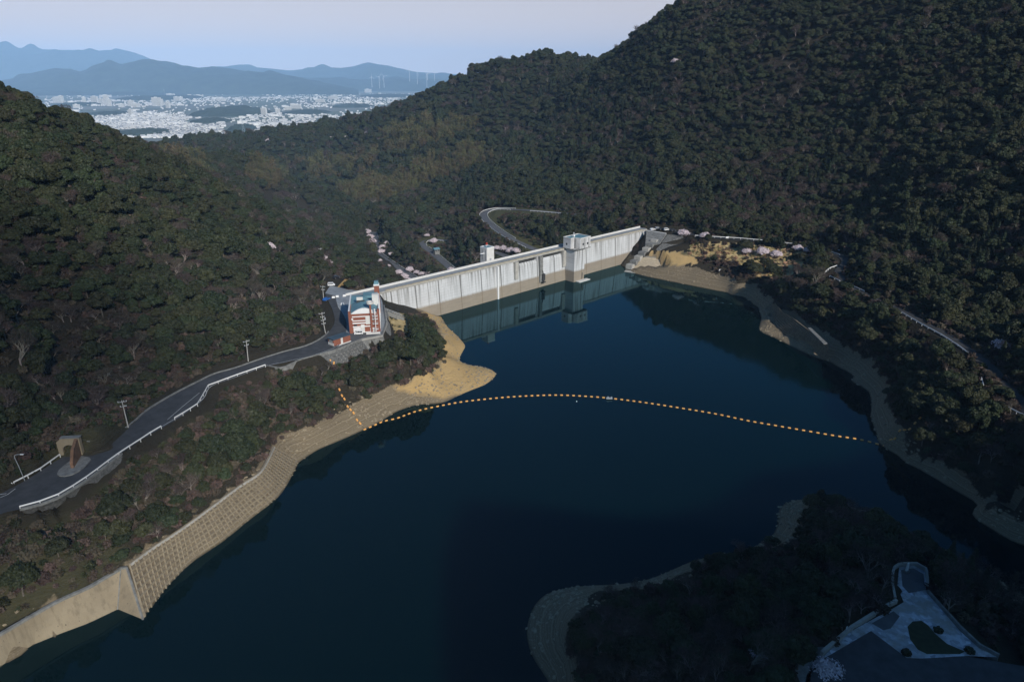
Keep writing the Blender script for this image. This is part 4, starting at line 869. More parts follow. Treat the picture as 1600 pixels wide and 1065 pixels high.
# ------------------------------------------------------------------ vehicles
def car(loc, rz, paint, label, van=False, group='parked cars'):
    t = thing('parked_van' if van else 'parked_car', label, 'van' if van else 'car', loc, rz, group)
    Lc, Wc = (3.6, 1.55) if van else (4.2, 1.7)
    prof = [(-Lc/2, 0.35), (Lc/2, 0.35), (Lc/2, 0.95), (Lc/2-0.55, 1.05), (Lc/2-0.95, 1.82), (-Lc/2+0.08, 1.86), (-Lc/2, 1.0)] if van else [(-Lc/2, 0.35), (Lc/2, 0.35), (Lc/2, 0.75), (Lc/2-1.05, 0.95), (Lc/2-1.75, 1.45), (-Lc/2+0.7, 1.48), (-Lc/2+0.1, 0.98), (-Lc/2, 0.8)]
    n = len(prof); mb = MB(); mb.add([(a, -Wc/2, b) for a, b in prof] + [(a, Wc/2, b) for a, b in prof], [tuple(range(n-1, -1, -1)), tuple(range(n, 2*n))] + [(k, (k+1) % n, n+(k+1) % n, n+k) for k in range(n)])
    o = mb.build('body', paint, t); fixn(o); bv = o.modifiers.new('bevel', 'BEVEL'); bv.width = 0.06; bv.segments = 2
    mb = MB(); zt = 1.7 if van else 1.36
    for s in (-1, 1):
        y = s*Wc/2
        for x0, x1 in ((-Lc*0.42, -Lc*0.18), (-Lc*0.15, Lc*0.08), (Lc*0.10, Lc*0.24)) if van else ((-Lc*0.27, -Lc*0.02), (0.0, Lc*0.16)): mb.b2(x0, x1, min(y, y+s*0.012), max(y, y+s*0.012), 1.08, zt)
    mb.build('side_windows', M['glass'], t)
    for x in (-Lc*0.31, Lc*0.31):
        for s in (-1, 1):
            mb = MB(); mb.tube((x, s*(Wc/2-0.18), 0.31), (x, s*(Wc/2+0.02), 0.31), 0.31, n=14); w = mb.build('wheel', M['rubber'], t)
            mb = MB(); mb.tube((x, s*(Wc/2+0.021), 0.31), (x, s*(Wc/2+0.03), 0.31), 0.17, n=10); mb.build('rim', M['steel'], w)
    return t
vx = Matrix.Rotation(BR, 4, 'Z') @ Vector((3.4, -2.1, 0)); car((B0.x+vx.x, B0.y+vx.y, 20.5), BR+math.pi, M['carwhite'], 'small white van parked in front of the brick control building', True)
def carp(px, py, z, rz, p, l, van=False): q = wz(px, py, z); return car(q, rz, p, l, van)
carp(1020, 359.5, 20.85, 0.5, M['carwhite'], 'white car parked nearest the dam end on the right bank')
carp(1034, 358.8, 20.95, 0.3, M['carblack'], 'dark car parked between white ones at the right dam end')
carp(1041, 360.0, 20.95, 0.3, M['carwhite'], 'white van in the row of vehicles at the right dam end', True)
carp(1052, 360.5, 21.0, 0.3, M['carblack'], 'dark car at the right end of the parked row by the dam')
carp(1028, 357.3, 20.9, 0.3, M['cargrey'], 'grey car at the back of the parked row by the dam')
carp(510.5, 469, 20.5, 1.2, M['carblue'], 'blue car parked at the hill side near the left dam end')
carp(518, 446.5, 20.5, 0.2, M['carwhite'], 'white van parked at the far edge of the left lot', True)
carp(526, 434.5, 20.2, 0.9, M['carblack'], 'dark car parked up the lane beyond the left lot')

# ------------------------------------------------------------------ retaining walls and embankments
def ruled(name, T, B, m, parent, lift=0.0):
    vs = []; k = 6
    for a, b in zip(T, B):
        for j in range(k+1): vs.append(a.lerp(b, j/k)+Vector((0, 0, lift)))
    fs = [(i*(k+1)+j, i*(k+1)+j+1, (i+1)*(k+1)+j+1, (i+1)*(k+1)+j) for i in range(len(T)-1) for j in range(k)]
    mb = MB(); mb.add(vs, fs); return mb.build(name, m, parent)
def skirt(B, z=-3.0): return [b + Vector((0, 0, z)) for b in B]
c0 = GT[0].copy()
w = thing('framed_retaining_slope', 'curving lakeside slope held by a grid of concrete beams', 'retaining wall', c0)
L0 = lambda l: [p-c0 for p in l]
Tl, Bl = L0(GT), L0(GB)
Bx = [b + (b-t)*0.25 for t, b in zip(Tl, Bl)]
ruled('slope_panel', Tl, Bx, M['soil_tan'], w)
mb = MB(); rows = 9
for i in range(0, len(Tl)):
    mb.tube(Tl[i]+Vector((0, 0, 0.22)), Bx[i]+Vector((0, 0, 0.22)), 0.23, n=4)
for j in range(rows+1):
    line = [a.lerp(b, j/rows*0.98) for a, b in zip(Tl, Bx)]
    mb.sweep([(-0.17, -0.25), (0.17, -0.25), (0.17, 0.26), (-0.17, 0.26)], [p + Vector((0, 0, 0.2)) for p in line])
mb.build('beam_grid', M['conc_tan'], w)
# a few frames of the grid have dark blocks, a top coping runs along it
mb = MB(); mb.sweep([(-0.35, -0.3), (0.35, -0.3), (0.35, 0.35), (-0.35, 0.35)], Tl); mb.build('coping', M['conc'], w)
c0 = STp[-1].copy()
w = thing('concrete_embankment', 'smooth sloping tan concrete embankment with a sharp corner at the waterline', 'retaining wall', c0)
Tl, Bl = L0(STp), L0(SBt); Bx = [b + (b-t)*0.25 for t, b in zip(Tl, Bl)]
ruled('slope_panel', Tl, Bx, M['conc_tan'], w)
tip = wz(223, 966, 0)-c0; topr = wz(198, 886, 7.2)-c0
cx0 = Tl[-1]; cb = Bl[-1]
mb = MB(); tx = tip+(tip-topr)*0.25; cbx = cb+(cb-cx0)*0.25
mb.add([cx0, cbx, tx, topr, cx0+Vector((0, 0, -3)), topr+Vector((0.6, 0.6, -1.5)), tx+Vector((0.8, 0.6, -0.3))], [(0, 1, 2, 3), (3, 2, 6, 5)]); mb.build('corner_panel', M['conc_tan'], w)
mb = MB(); mb.sweep([(-0.35, -0.4), (0.35, -0.4), (0.35, 0.22), (-0.35, 0.22)], Tl+[topr]); mb.tube(topr, tx, 0.28, n=5); mb.tube(cx0, cbx, 0.16, n=5); mb.build('coping', M['conc_grey'], w)
# masonry wall under the left road
T_, B_ = mw_T, mw_B
c0 = T_[0].copy(); w = thing('masonry_wall', 'dark curved stone retaining wall below the guardrail of the left road', 'retaining wall', c0)
ruled('wall_face', L0(T_), [b+(b-t)*0.3 for t, b in zip(L0(T_), L0(B_))], M['stone'], w, 0.25)
mb = MB(); mb.sweep([(-0.3, -0.3), (0.3, -0.3), (0.3, 0.3), (-0.3, 0.3)], L0(T_)); mb.build('coping', M['conc_grey'], w)
# walls below the control building lot
c0 = lw_T[0].copy(); w = thing('masonry_wall', 'dark block wall with rows of pale drain holes below the parking lot', 'retaining wall', c0)
ruled('wall_face', L0(lw_T[:12]), [b+(b-t)*0.4 for t, b in zip(L0(lw_T[:12]), L0(lw_B[:12]))], M['stone'], w)
mb = MB()
for i in range(3, 11):
    for j in range(4):
        p = L0(lw_T)[i].lerp(L0(lw_B)[i], 0.3+j*0.18); mb.box(p+Vector((0.05, -0.1, 0.05)), (0.24, 0.2, 0.18))
mb.build('drain_holes', M['conc'], w)
c0 = lw_T[11].copy(); w = thing('concrete_wall', 'grey sloping concrete wall at the lake corner of the parking lot', 'retaining wall', c0)
ruled('wall_face', L0(lw_T[11:]), [b+(b-t)*0.4 for t, b in zip(L0(lw_T[11:]), L0(lw_B[11:]))], M['conc_grey'], w)
T2 = [wz(x, y, 20.5) for x, y in [(597, 525), (605, 505), (600, 478)]]; B2_ = [wz(x, y, z) for x, y, z in [(608, 545, 13), (612, 523, 16), (606, 488, 18.5)]]
T2, B2_ = pair(T2, B2_, 8); ruled('side_face', L0(T2), L0(B2_), M['conc_grey'], w)
mb = MB(); mb.sweep([(-0.25, -0.3), (0.25, -0.3), (0.25, 0.25), (-0.25, 0.25)], L0(lw_T[11:])+L0(T2)[1:]); mb.build('coping', M['conc'], w)
# covered walkway / stairs going down between the building and the dam wall
s0 = wz(600, 484, 19.5); s1 = wz(630, 509, 9.5)
for q in (s0, s1): q.z = g1(q.x, q.y)+0.9
w = thing('inspection_stair', 'grey railed stairway running down the bank beside the dam face', 'stairs', s0)
d_ = s1-s0; nrm = Vector((-d_.y, d_.x, 0)).normalized()
mb = MB(); mb.add([nrm*1.4+Vector((0, 0, .2)), -nrm*1.4+Vector((0, 0, .2)), d_-nrm*1.4+Vector((0, 0, .2)), d_+nrm*1.4+Vector((0, 0, .2)), nrm*1.4+Vector((0, 0, -2)), -nrm*1.4+Vector((0, 0, -2)), d_-nrm*1.4+Vector((0, 0, -2)), d_+nrm*1.4+Vector((0, 0, -2))], [(0, 1, 2, 3), (0, 4, 5, 1), (1, 5, 6, 2), (2, 6, 7, 3), (3, 7, 4, 0)]); o = mb.build('ramp', M['conc_grey'], w); fixn(o)
for s in (-1.3, 1.3):
    mb = MB()
    for h in (0.7, 1.2): mb.tube(nrm*s+Vector((0, 0, h)), d_+nrm*s+Vector((0, 0, h)), 0.07, n=4)
    for k in range(9): mb.tube(nrm*s+d_*(k/8), nrm*s+d_*(k/8)+Vector((0, 0, 1.2)), 0.05, n=4)
    mb.build('handrail', M['steel'], w)
# pale walkway slab along the building side
wk = [wz(x, y, 20.62) for x, y in [(591, 478), (597, 489), (601, 505), (598, 518), (592, 518), (596, 505), (592, 490), (588, 480)]]
mb = MB(); mb.add(wk, [tuple(range(len(wk)))]); o = mb.build('footpath', M['paving']); struct(o)
if o.data.polygons[0].normal.z < 0: o.data.flip_normals()
# right abutment: wing wall, stone slope, trapezoid slab, stepped chute
def quadwall(name, label, cat, pts, m, thick=0.8, coping=None):
    c = sum(pts, Vector())/len(pts); w = thing(name, label, cat, c); q = [p-c for p in pts]
    n = (q[1]-q[0]).cross(q[-1]-q[0]).normalized(); toc = (Vector((0, 0, H))-c)
    if n.dot(toc) < 0: n = -n
    k = len(q); mb = MB(); mb.add(q+[p-n*thick for p in q], [tuple(range(k)), tuple(range(2*k-1, k-1, -1))] + [(i, k+i, k+(i+1) % k, (i+1) % k) for i in range(k)])
    o = mb.build('wall_face', m, w); fixn(o)
    if coping:
        mb = MB(); mb.tube(q[0]+n*0.1, q[1]+n*0.1, 0.35, n=6); mb.build('coping', coping, w)
    return w
quadwall('wing_wall', 'tall grey concrete wing wall at the right end of the dam', 'wall', [wz(1010, 360, 20.6), wz(1041, 365, 20.8), wz(1031, 380, 15.5), wz(1008, 384, 13.5)], M['conc_grey'], 1.2, M['conc_white'])
quadwall('stone_slope', 'grey stone pitched slope right of the wing wall', 'retaining wall', [wz(1043, 366, 20.4), wz(1067, 368, 20.4), wz(1070, 378, 16.5), wz(1034, 379, 16)], M['stone'])
quadwall('stone_slope', 'grey stone pitched slope below the first above the ochre earth', 'retaining wall', [wz(1034, 380.5, 15.6), wz(1070, 379.5, 16.1), wz(1072, 392, 12), wz(1022, 392, 11.4)], M['stone'])
quadwall('concrete_apron', 'tan trapezoid concrete apron sloping into the water by the dam', 'retaining wall', [wz(1008, 401, 8.0), wz(1030, 403, 7.4), wz(1042, 428, 0.6), wz(977, 420, 0.6)], mat('apron_concrete', (0.42, 0.35, 0.25), 0.9, 0.2, 0.5, stretch=(1, 1, 5), detail=8), 1.0, M['conc_grey'])
w = thing('stepped_chute', 'dark stepped concrete chute between the dam end and the apron', 'steps', wz(990, 402, 8))
c0 = wz(990, 402, 8)
for k in range(7):
    p = wz(1024-k*6.4, 374+k*6.5, 17-k*2.2)-c0; mb = MB(); mb.box(p-Vector((0, 0, 1.2)), (5.5, 4.5, 3.0), DROT+0.15); mb.build('step', M['conc_grey'] if k % 2 else M['conc'], w)
w_ = quadwall('boat_ramp', 'low pale concrete slab at the water edge below the apron', 'ramp', [wz(978, 421.5, 0.55), wz(1043, 430, 0.55), wz(1040, 434, 0.2), wz(975, 424, 0.2)], M['conc'], 0.8)
# terraced wall on the right shore: steps following the bank
def terrace(top, bot, n, label, m):
    T_, B_ = pair(top, bot, 26); c0 = T_[0].copy(); w = thing('terraced_wall', label, 'retaining wall', c0)
    mb = MB()
    for j in range(n):
        la = [a.lerp(b, j/n) - c0 for a, b in zip(T_, B_)]; lb = [a.lerp(b, (j+1)/n) - c0 for a, b in zip(T_, B_)]
        vs = []
        for a, b in zip(la, lb):
            vs += [a, Vector((b.x, b.y, a.z)), b]
        mb.add(vs, [(i*3+k, i*3+k+1, (i+1)*3+k+1, (i+1)*3+k) for i in range(len(la)-1) for k in range(2)])
    mb.build('steps', m, w); return T_, B_
terrace(terr_T, terr_B, 9, 'tan terraced wall of long low steps curving along the right shore', M['soil_tan'])
quadwall('concrete_slab', 'narrow pale concrete slab lying on the right shore terrace', 'slab', [wz(1262, 512, 8.3), wz(1267, 511.5, 8.3), wz(1293, 536, 8.3), wz(1287, 537, 8.3)], M['conc_grey'], 0.3)

# ------------------------------------------------------------------ tunnel portal
ta = wz(99, 711.5, 22); tb_ = wz(123.5, 710.5, 22); axis_ = (tb_-ta); tw_ = axis_.length; trz = math.atan2(axis_.y, axis_.x)
tp = thing('tunnel_portal', 'concrete tunnel portal with an arched mouth set in the left hillside', 'tunnel', ta, trz)
rr = min(tw_*0.44, 3.1); xm = tw_*0.5; hh = 1.5
arch = [(xm-rr, -1.5), (xm-rr, hh)] + [(xm-rr*math.cos(math.pi*k/14), hh+rr*0.95*math.sin(math.pi*k/14)) for k in range(1, 14)] + [(xm+rr, hh), (xm+rr, -1.5)]
ring = [(-1.0, -1.5), (-1.0, 4.2), (0.4, 5.3), (tw_+1.0, 5.3), (tw_+1.0, -1.5)] + arch[::-1]
n = len(ring); mb = MB(); mb.add([(a, 0, b) for a, b in ring]+[(a, 1.2, b) for a, b in ring], [tuple(range(n)), tuple(range(2*n-1, n-1, -1))] + [(k, (k+1) % n, n+(k+1) % n, n+k) for k in range(n)]); o = mb.build('portal_face', M['conc_tan'], tp); fixn(o)
n = len(arch); mb = MB(); mb.add([(a, 0.6, b) for a, b in arch]+[(a, 14, b) for a, b in arch], [(k, k+1, n+k+1, n+k) for k in range(n-1)] + [tuple(range(n, 2*n))]); mb.build('tunnel_lining', M['conc_grey'], tp)
mb = MB(); mb.add([(tw_-0.1, -0.03, -1.2), (tw_+1.3, -7.0, -1.2), (tw_+1.3, -7.0, 1.4), (tw_+0.9, -4.5, 4.2), (tw_-0.1, -0.03, 5.28), (tw_+0.7, -0.03, -1.2), (tw_+2.1, -7.0, -1.2), (tw_+2.1, -7.0, 1.4), (tw_+1.7, -4.5, 4.2), (tw_+0.7, -0.03, 5.28)], [(0, 1, 2, 3, 4), (9, 8, 7, 6, 5), (0, 5, 6, 1), (1, 6, 7, 2), (2, 7, 8, 3), (3, 8, 9, 4), (4, 9, 5, 0)]); o = mb.build('wing_wall', mat('rust_streaked_concrete', (0.20, 0.115, 0.07), 0.9, 0.5, 0.4, detail=8), tp); fixn(o)
mb = MB(); mb.b2(0.2, tw_+1.2, -0.2, 1.25, 5.302, 5.55); mb.build('coping', M['conc_grey'], tp)
for k in range(6):
    p = wz(141+k*2.2, 697-k*1.5, 23.2); mb = MB(); mb.box((0, 0, 0.8), (0.9, 0.5, 2.2)); o = mb.build('marker_block', M['conc_grey']); o.location = p; tag(o, 'grey upright concrete block in the row above the left road by the tunnel', 'block', 'row of blocks beside the tunnel')
# culvert under the stone wall
q = wz(134, 783, 15.2); w = thing('culvert', 'small concrete culvert outlet at the foot of the stone wall', 'culvert', q, 0.6)
mb = MB(); mb.b2(-2.2, 2.2, 0, 0.5, -1, 1.6); mb.b2(-2.2, -1.7, -2.5, 0, -1, 1.2); mb.b2(1.7, 2.2, -3.5, 0, -1.5, 1.0); mb.build('headwall', M['conc_tan'], w)
mb = MB(); mb.tube((0, -0.05, 0.4), (0, 0.4, 0.4), 0.7, n=12); mb.build('pipe', M['dark'], w)

# ------------------------------------------------------------------ poles and lamp
def upole(px, py, z, ppx, ppy, label, arms=2):
    p = wz(px, py, z); d = ray(ppx, ppy); t = p.y/d.y; top = Vector((d.x*t, p.y, H+d.z*t)); h = max(7, (top-p).z)
    p.z = min(p.z, g1(p.x, p.y)) if abs(g1(p.x, p.y)-p.z) < 4 else p.z
    w = thing('utility_pole', label, 'utility pole', p, RNG.uniform(-0.5, 0.9), 'utility poles along the left road')
    mb = MB(); mb.tube((0, 0, -1), (top.x-p.x, 0, h), 0.19, 0.12, n=8); mb.build('pole', M['pole'], w)
    for k in range(arms):
        zz = h-0.6-k*1.5; xx = (top.x-p.x)*zz/h; mb = MB(); mb.box((xx, 0.15, zz), (2.4 if k == 0 else 1.7, 0.14, 0.14)); a = mb.build('crossarm', M['steel'], w)
        mb = MB()
        for s in (-1, 0.4, 1): mb.tube((xx+s*(1.1 if k == 0 else 0.75), 0.15, zz+0.07), (xx+s*(1.1 if k == 0 else 0.75), 0.15, zz+0.4), 0.07, n=5)
        mb.build('insulators', M['white'], a)
    if arms > 2:
        mb = MB(); mb.tube((0.4, 0.2, h*0.62), (0.4, 0.2, h*0.62+1.0), 0.3, n=8); mb.build('transformer', M['steel'], w)
upole(198, 656, 24, 187.5, 613, 'utility pole above the middle of the left road')
upole(387, 559, 22.5, 384, 527, 'thin utility pole above the left road near its bend')
upole(508.5, 517, 21.5, 502, 484, 'tall utility pole with many arms beside the road bend left of the building', 4)
upole(505.5, 466, 21, 504, 447, 'utility pole at the hill edge of the lot beside the blue car', 2)
upole(499.5, 430, 20, 498, 409, 'utility pole beside the pink cherry on the left hill shoulder', 2)
upole(502, 402, 12, 500, 381, 'utility pole farthest up the left hill shoulder above the cherry', 1)
p = wz(38.5, 749, 22); w = thing('street_lamp', 'curved steel street lamp beside the left guardrail', 'street lamp', p, 0)
mb = MB(); path = [(0, 0, -0.5), (-0.5, 0, 4), (-0.9, 0, 6.6), (-0.8, 0, 7.2), (-0.3, 0, 7.5), (0.9, 0, 7.6)]
for a, b in zip(path, path[1:]): mb.tube(a, b, 0.085, 0.08, n=6)
mb.build('pole', M['steel'], w); mb = MB(); mb.box((1.2, 0, 7.58), (0.9, 0.32, 0.16), 0, 0, 0.8); mb.build('lamp_head', M['white'], w)

# ------------------------------------------------------------------ floating boom
me_b = MB(); n = 10
prof = [(-0.62, 0.20), (-0.52, 0.36), (0.52, 0.36), (0.62, 0.20)]
for i in range(3):
    me_b.tube((prof[i][0], 0, 0.12), (prof[i+1][0], 0, 0.12), prof[i][1], prof[i+1][1], n=10, caps=False)
me_b.add([(prof[0][0], 0.2*math.cos(2*math.pi*k/10), 0.12+0.2*math.sin(2*math.pi*k/10)) for k in range(10)], [tuple(range(10))]); me_b.add([(prof[3][0], 0.2*math.cos(2*math.pi*k/10), 0.12+0.2*math.sin(2*math.pi*k/10)) for k in range(10)], [tuple(range(10))])
boom = smooth([wz(x, y, 0) for x, y in [(570, 671), (585, 664.5), (600, 658), (619, 654), (643, 645), (660, 640), (686, 634.5), (721, 628), (765, 623), (800, 620), (840, 618), (880, 617.5), (940, 621), (1000, 628), (1060, 637), (1120, 647), (1167, 657), (1230, 668), (1300, 680), (1345, 687), (1382, 697)]], 2)
bl = [wz(x, y, z) for x, y, z in [(531, 615, 9), (534.5, 620.5, 7.4), (538.6, 628.6, 5.8), (543.4, 637, 4.4), (548, 644.6, 3.2), (553, 651.5, 2.0), (558, 658.5, 1.0), (563, 666, 0.3)]]
brr = [wz(x, y, z) for x, y, z in [(1390.7, 694, 0.4), (1398, 687, 1.2), (1404.5, 680, 2.2), (1412.7, 675.5, 3.4), (1421, 672.5, 4.6), (1428.5, 667, 5.8), (1436, 660, 7.2)]]
def on_ground(l): return [hit(x, y) or wz(x, y, 1) for x, y in l]
bl = on_ground([(531, 615), (534.5, 620.5), (538.6, 628.6), (543.4, 637), (548, 644.6), (553, 651.5), (558, 658.5), (563, 666)])
brr = on_ground([(1390.7, 694), (1398, 687), (1404.5, 680), (1412.7, 675.5), (1421, 672.5), (1428.5, 667), (1436, 660)])
rope = MB()
allp = bl + boom + brr
for a, b in zip(allp, allp[1:]): rope.tube(a+Vector((0, 0, 0.1)), b+Vector((0, 0, 0.1)), 0.05, n=4, caps=False)
tag(rope.build('boom_cable', M['dark']), 'dark cable stringing the orange floats across the lake', 'cable')
me_b.v = [(a*0.88, b*0.88, c*0.88) for a, b, c in me_b.v]
b0 = me_b.build('buoy', M['orange'], sm=False); first = [True]
def buoy(p, d, label, group):
    o = b0 if first[0] else b0.copy()
    if not first[0]: COL.objects.link(o)
    first[0] = False; o.location = p; o.rotation_euler = (0, -math.atan2(d.z, math.hypot(d.x, d.y)), math.atan2(d.y, d.x)); tag(o, label, 'buoy', group)
for i, p in enumerate(resample(boom, 2.42)):
    j = min(range(len(boom)), key=lambda k: (boom[k]-p).length); d = boom[min(j+1, len(boom)-1)]-boom[max(j-1, 0)]
    buoy(p, d, 'orange cylindrical float in the long curved boom across the lake', 'floats of the boom on the water')
for i, p in enumerate(bl): buoy(p+Vector((0, 0, .2)), bl[min(i+1, 7)]-bl[max(i-1, 0)], 'orange float lying up the left bank at the end of the boom', 'floats lying on the left bank')
for i, p in enumerate(brr): buoy(p+Vector((0, 0, .2)), brr[min(i+1, 6)]-brr[max(i-1, 0)], 'dull orange float lying up the shaded right bank', 'floats lying on the right bank')
p = wz(516, 561, 18.2); p.z = g1(p.x, p.y)+1.0; buoy(p, Vector((0.1, 0.3, 1)), 'single orange float hung on the dark wall below the brick shed', 'spare floats')
p = wz(524, 587, 14); p.z = g1(p.x, p.y)+5.0; buoy(p, Vector((0.1, 0.3, 1)), 'single reddish float among the trees above the left bank', 'spare floats')
mb = MB(); p = wz(952, 622.5, 0.3); mb.box((0, 0, 0.2), (2.4, 0.9, 0.4)); mb.box((-0.5, 0, 0.6), (0.6, 0.6, 0.5)); mb.box((0.9, 0.1, 0.55), (0.5, 0.4, 0.4)); o = mb.build('raft', M['steel']); o.location = p; tag(o, 'small grey raft moored at the middle of the orange boom', 'raft')
mb = MB(); mb.tube((0, 0, -0.1), (0, 0, 0.25), 0.3, 0.12, n=8); o = mb.build('marker_float', M['white']); o.location = wz(901, 627, 0); tag(o, 'tiny white float alone on the water just below the boom', 'float')

# ------------------------------------------------------------------ plaza on the headland
def polysurf(name, pts, m, lift=0.0):
    mb = MB(); mb.add([p+Vector((0, 0, lift)) for p in pts], [tuple(range(len(pts)))]); o = mb.build(name, m); fixn(o)
    if o.data.polygons[0].normal.z < 0: o.data.flip_normals()
    return struct(o)
def pave_mat():
    m, N, L, b = nodes_of('plaza_pavers'); b.inputs['Roughness'].default_value = 0.8
    g = N.new('ShaderNodeNewGeometry'); br = N.new('ShaderNodeTexVoronoi'); br.inputs['Scale'].default_value = 1.1; L.new(g.outputs['Position'], br.inputs['Vector'])
    sc = N.new('ShaderNodeSeparateColor'); L.new(br.outputs['Color'], sc.inputs[0])
    c = mixc(N, L, sc.outputs[0], (0.22, 0.24, 0.28), (0.58, 0.60, 0.66))
    n = noise_node(N, L, g.outputs['Position'], 0.22, 6); c = mixc(N, L, ramp(N, L, n, [(0.42, (0, 0, 0)), (0.62, (1, 1, 1))]), c, (0.30, 0.29, 0.27)); L.new(c, b.inputs['Base Color']); return m
polysurf('plaza', plaza, pave_mat())
polysurf('lawn', [wz(x, y, PLZ+0.02) for x, y in [(1418, 978), (1426, 970), (1440, 969), (1450, 976), (1462, 990), (1480, 1005), (1508, 1017), (1500, 1021), (1448, 1021), (1434, 1014), (1422, 998)]], mat('dark_turf', (0.035, 0.042, 0.02), 0.95, 0.3, 0.8))
polysurf('car_park', [wz(x, y, PLZ+0.02) for x, y in [(1361, 985), (1418, 1028), (1440, 1028.5), (1510, 1024.5), (1600, 1040), (1600, 1100), (1260, 1100), (1270, 1038)]], M['asphalt'])
polysurf('terrace', [wz(x, y, PLZ+0.03) for x, y in [(1408, 890), (1427, 887), (1443, 896), (1446, 921), (1420, 926), (1410, 915)]], M['asphalt_old'])
polysurf('terrace', [wz(x, y, PLZ+0.03) for x, y in [(1362, 973), (1396, 954), (1406, 962), (1392, 981), (1380, 984)]], M['asphalt_old'])
mb = MB(); mb.sweep([(-0.25, -1.5), (0.25, -1.5), (0.25, 0.7), (-0.25, 0.7)], smooth([wz(x, y, PLZ) for x, y in [(1398, 936), (1394, 912), (1397, 888), (1412, 882), (1432, 882), (1446, 890), (1449, 918)]], 1.5))
tag(mb.build('parapet_wall', M['conc']), 'curved low wall round the viewpoint end of the shaded plaza', 'parapet')
mb = MB(); mb.sweep([(-0.3, -1.5), (0.3, -1.5), (0.3, 0.8), (-0.3, 0.8)], [wz(x, y, PLZ) for x, y in [(1283, 1022), (1330, 982), (1370, 957), (1400, 940)]])
tag(mb.build('parapet_wall', M['conc']), 'straight low wall along the lake side of the shaded plaza', 'parapet')
mb = MB(); mb.sweep([(-0.2, -1.5), (0.2, -1.5), (0.2, 0.8), (-0.2, 0.8)], [wz(x, y, PLZ) for x, y in [(1449, 925), (1471, 950), (1500, 982), (1530, 1010), (1560, 1026)]])
tag(mb.build('parapet_wall', M['conc_grey']), 'straight low wall along the right side of the shaded plaza', 'parapet')
p = wz(1416, 893, PLZ); w = thing('monument', 'small pale pointed monument at the far end of the plaza', 'monument', p, 0.4)
mb = MB(); mb.box((0, 0, 0.25), (1.2, 1.0, 0.5)); mb.build('base', M['conc_grey'], w)
mb = MB(); mb.box((0, 0, 1.5), (0.75, 0.35, 2.0), 0, 0, 0.55); mb.build('stone', M['white'], w)
p = wz(1321, 990, PLZ); w = thing('sign_post', 'small white sign post on the lake side wall of the plaza', 'sign', p, 0.5)
mb = MB(); mb.tube((0, 0, 0), (0, 0, 1.6), 0.06); mb.build('post', M['steel'], w); mb = MB(); mb.box((0, 0, 1.6), (0.45, 0.06, 0.8)); mb.build('board', M['white'], w)
for (x, y, l) in ((1466, 985, 'dark round shrub in the lawn strip at the right of the plaza'), (1416, 1020, 'dark round planter shrub at the near corner of the plaza'), (1515, 1017, 'small dark shrub at the right tip of the plaza')):
    mb = MB(); r = random.Random(x)
    for k in range(160):
        u = Vector((r.gauss(0, 1), r.gauss(0, 1), abs(r.gauss(0, 1)))).normalized()*r.uniform(0.5, 0.9); a = Vector((r.gauss(0, 1), r.gauss(0, 1), r.gauss(0, 1))).normalized()*0.22; b = u.cross(a).normalized()*0.2; mb.add([u-a-b, u+a-b, u+a+b, u-a+b], [(0, 1, 2, 3)])
    o = mb.build('shrub', M['evergreen']); o.location = wz(x, y, PLZ+0.1); tag(o, l, 'shrub')
path_c = smooth([wz(x, y, PLZ-0.3) for x, y in [(1245, 1090), (1250, 1050), (1268, 1025), (1290, 1012)]], 2); a, b = edges(path_c, 2.4); strip('path', b, a, M['conc_grey'], 0.1)

# ------------------------------------------------------------------ small things on the banks and in the valley
def house(px, py, z, w, d, h, rz, roofm, label, wallm=None):
    p = wz(px, py, z); t = thing('house', label, 'house', p, rz)
    mb = MB(); mb.b2(-w/2, w/2, -d/2, d/2, -2, h); mb.build('wall', wallm or M['white'], t)
    o_ = 0.5; rh = d*0.28; mb = MB(); mb.add([(-w/2-o_, -d/2-o_, h-.1), (w/2+o_, -d/2-o_, h-.1), (w/2+o_, d/2+o_, h-.1), (-w/2-o_, d/2+o_, h-.1), (-w/2-o_, 0, h+rh), (w/2+o_, 0, h+rh)], [(0, 1, 5, 4), (2, 3, 4, 5), (0, 4, 3), (1, 2, 5), (0, 3, 2, 1)]); mb.build('roof', roofm, t)
    for k in (-0.25, 0.25):
        mb = MB(); mb.b2(w*k-0.7, w*k+0.7, -d/2-0.05, -d/2-0.005, h*0.35, h*0.75); mb.build('window', M['glass'], t)
house(471, 321, -44, 15, 9, 6, -0.3, M['roof_dark'], 'house with a dark blue roof and orange wall down in the valley', M['rust'])
house(420, 304, -48, 9, 7, 6, 0.4, M['conc_white'], 'small white house on the left slope far down the valley')
house(414, 306, -47, 6, 5, 4, 0.1, M['roof_dark'], 'small house with a dark roof beside the white house in the valley')
house(460, 316, -44, 8, 6, 4, 0.2, M['conc_grey'], 'low grey roofed shed left of the blue roofed valley house')
house(681.5, 393, -19, 4.5, 4, 2.4, 0.6, M['roof_blue'], 'small teal roofed pavilion beside the lower road behind the dam', M['conc_grey'])
for px, py, z, l in ((1135, 383.5, 17, 'small white sign board standing in the golden grass'), (1125, 429.5, 6, 'white sign board lying low on the bank below the golden grass')):
    p = wz(px, py, z); p.z = g1(p.x, p.y); w = thing('sign_board', l, 'sign', p, 0.2)
    mb = MB(); mb.box((0, 0, 1.3), (2.2, 0.12, 1.1)); mb.build('board', M['white'], w)
    for s in (-0.8, 0.8): mb = MB(); mb.tube((s, 0.1, -0.3), (s, 0.1, 1.5), 0.06); mb.build('post', M['steel'], w)
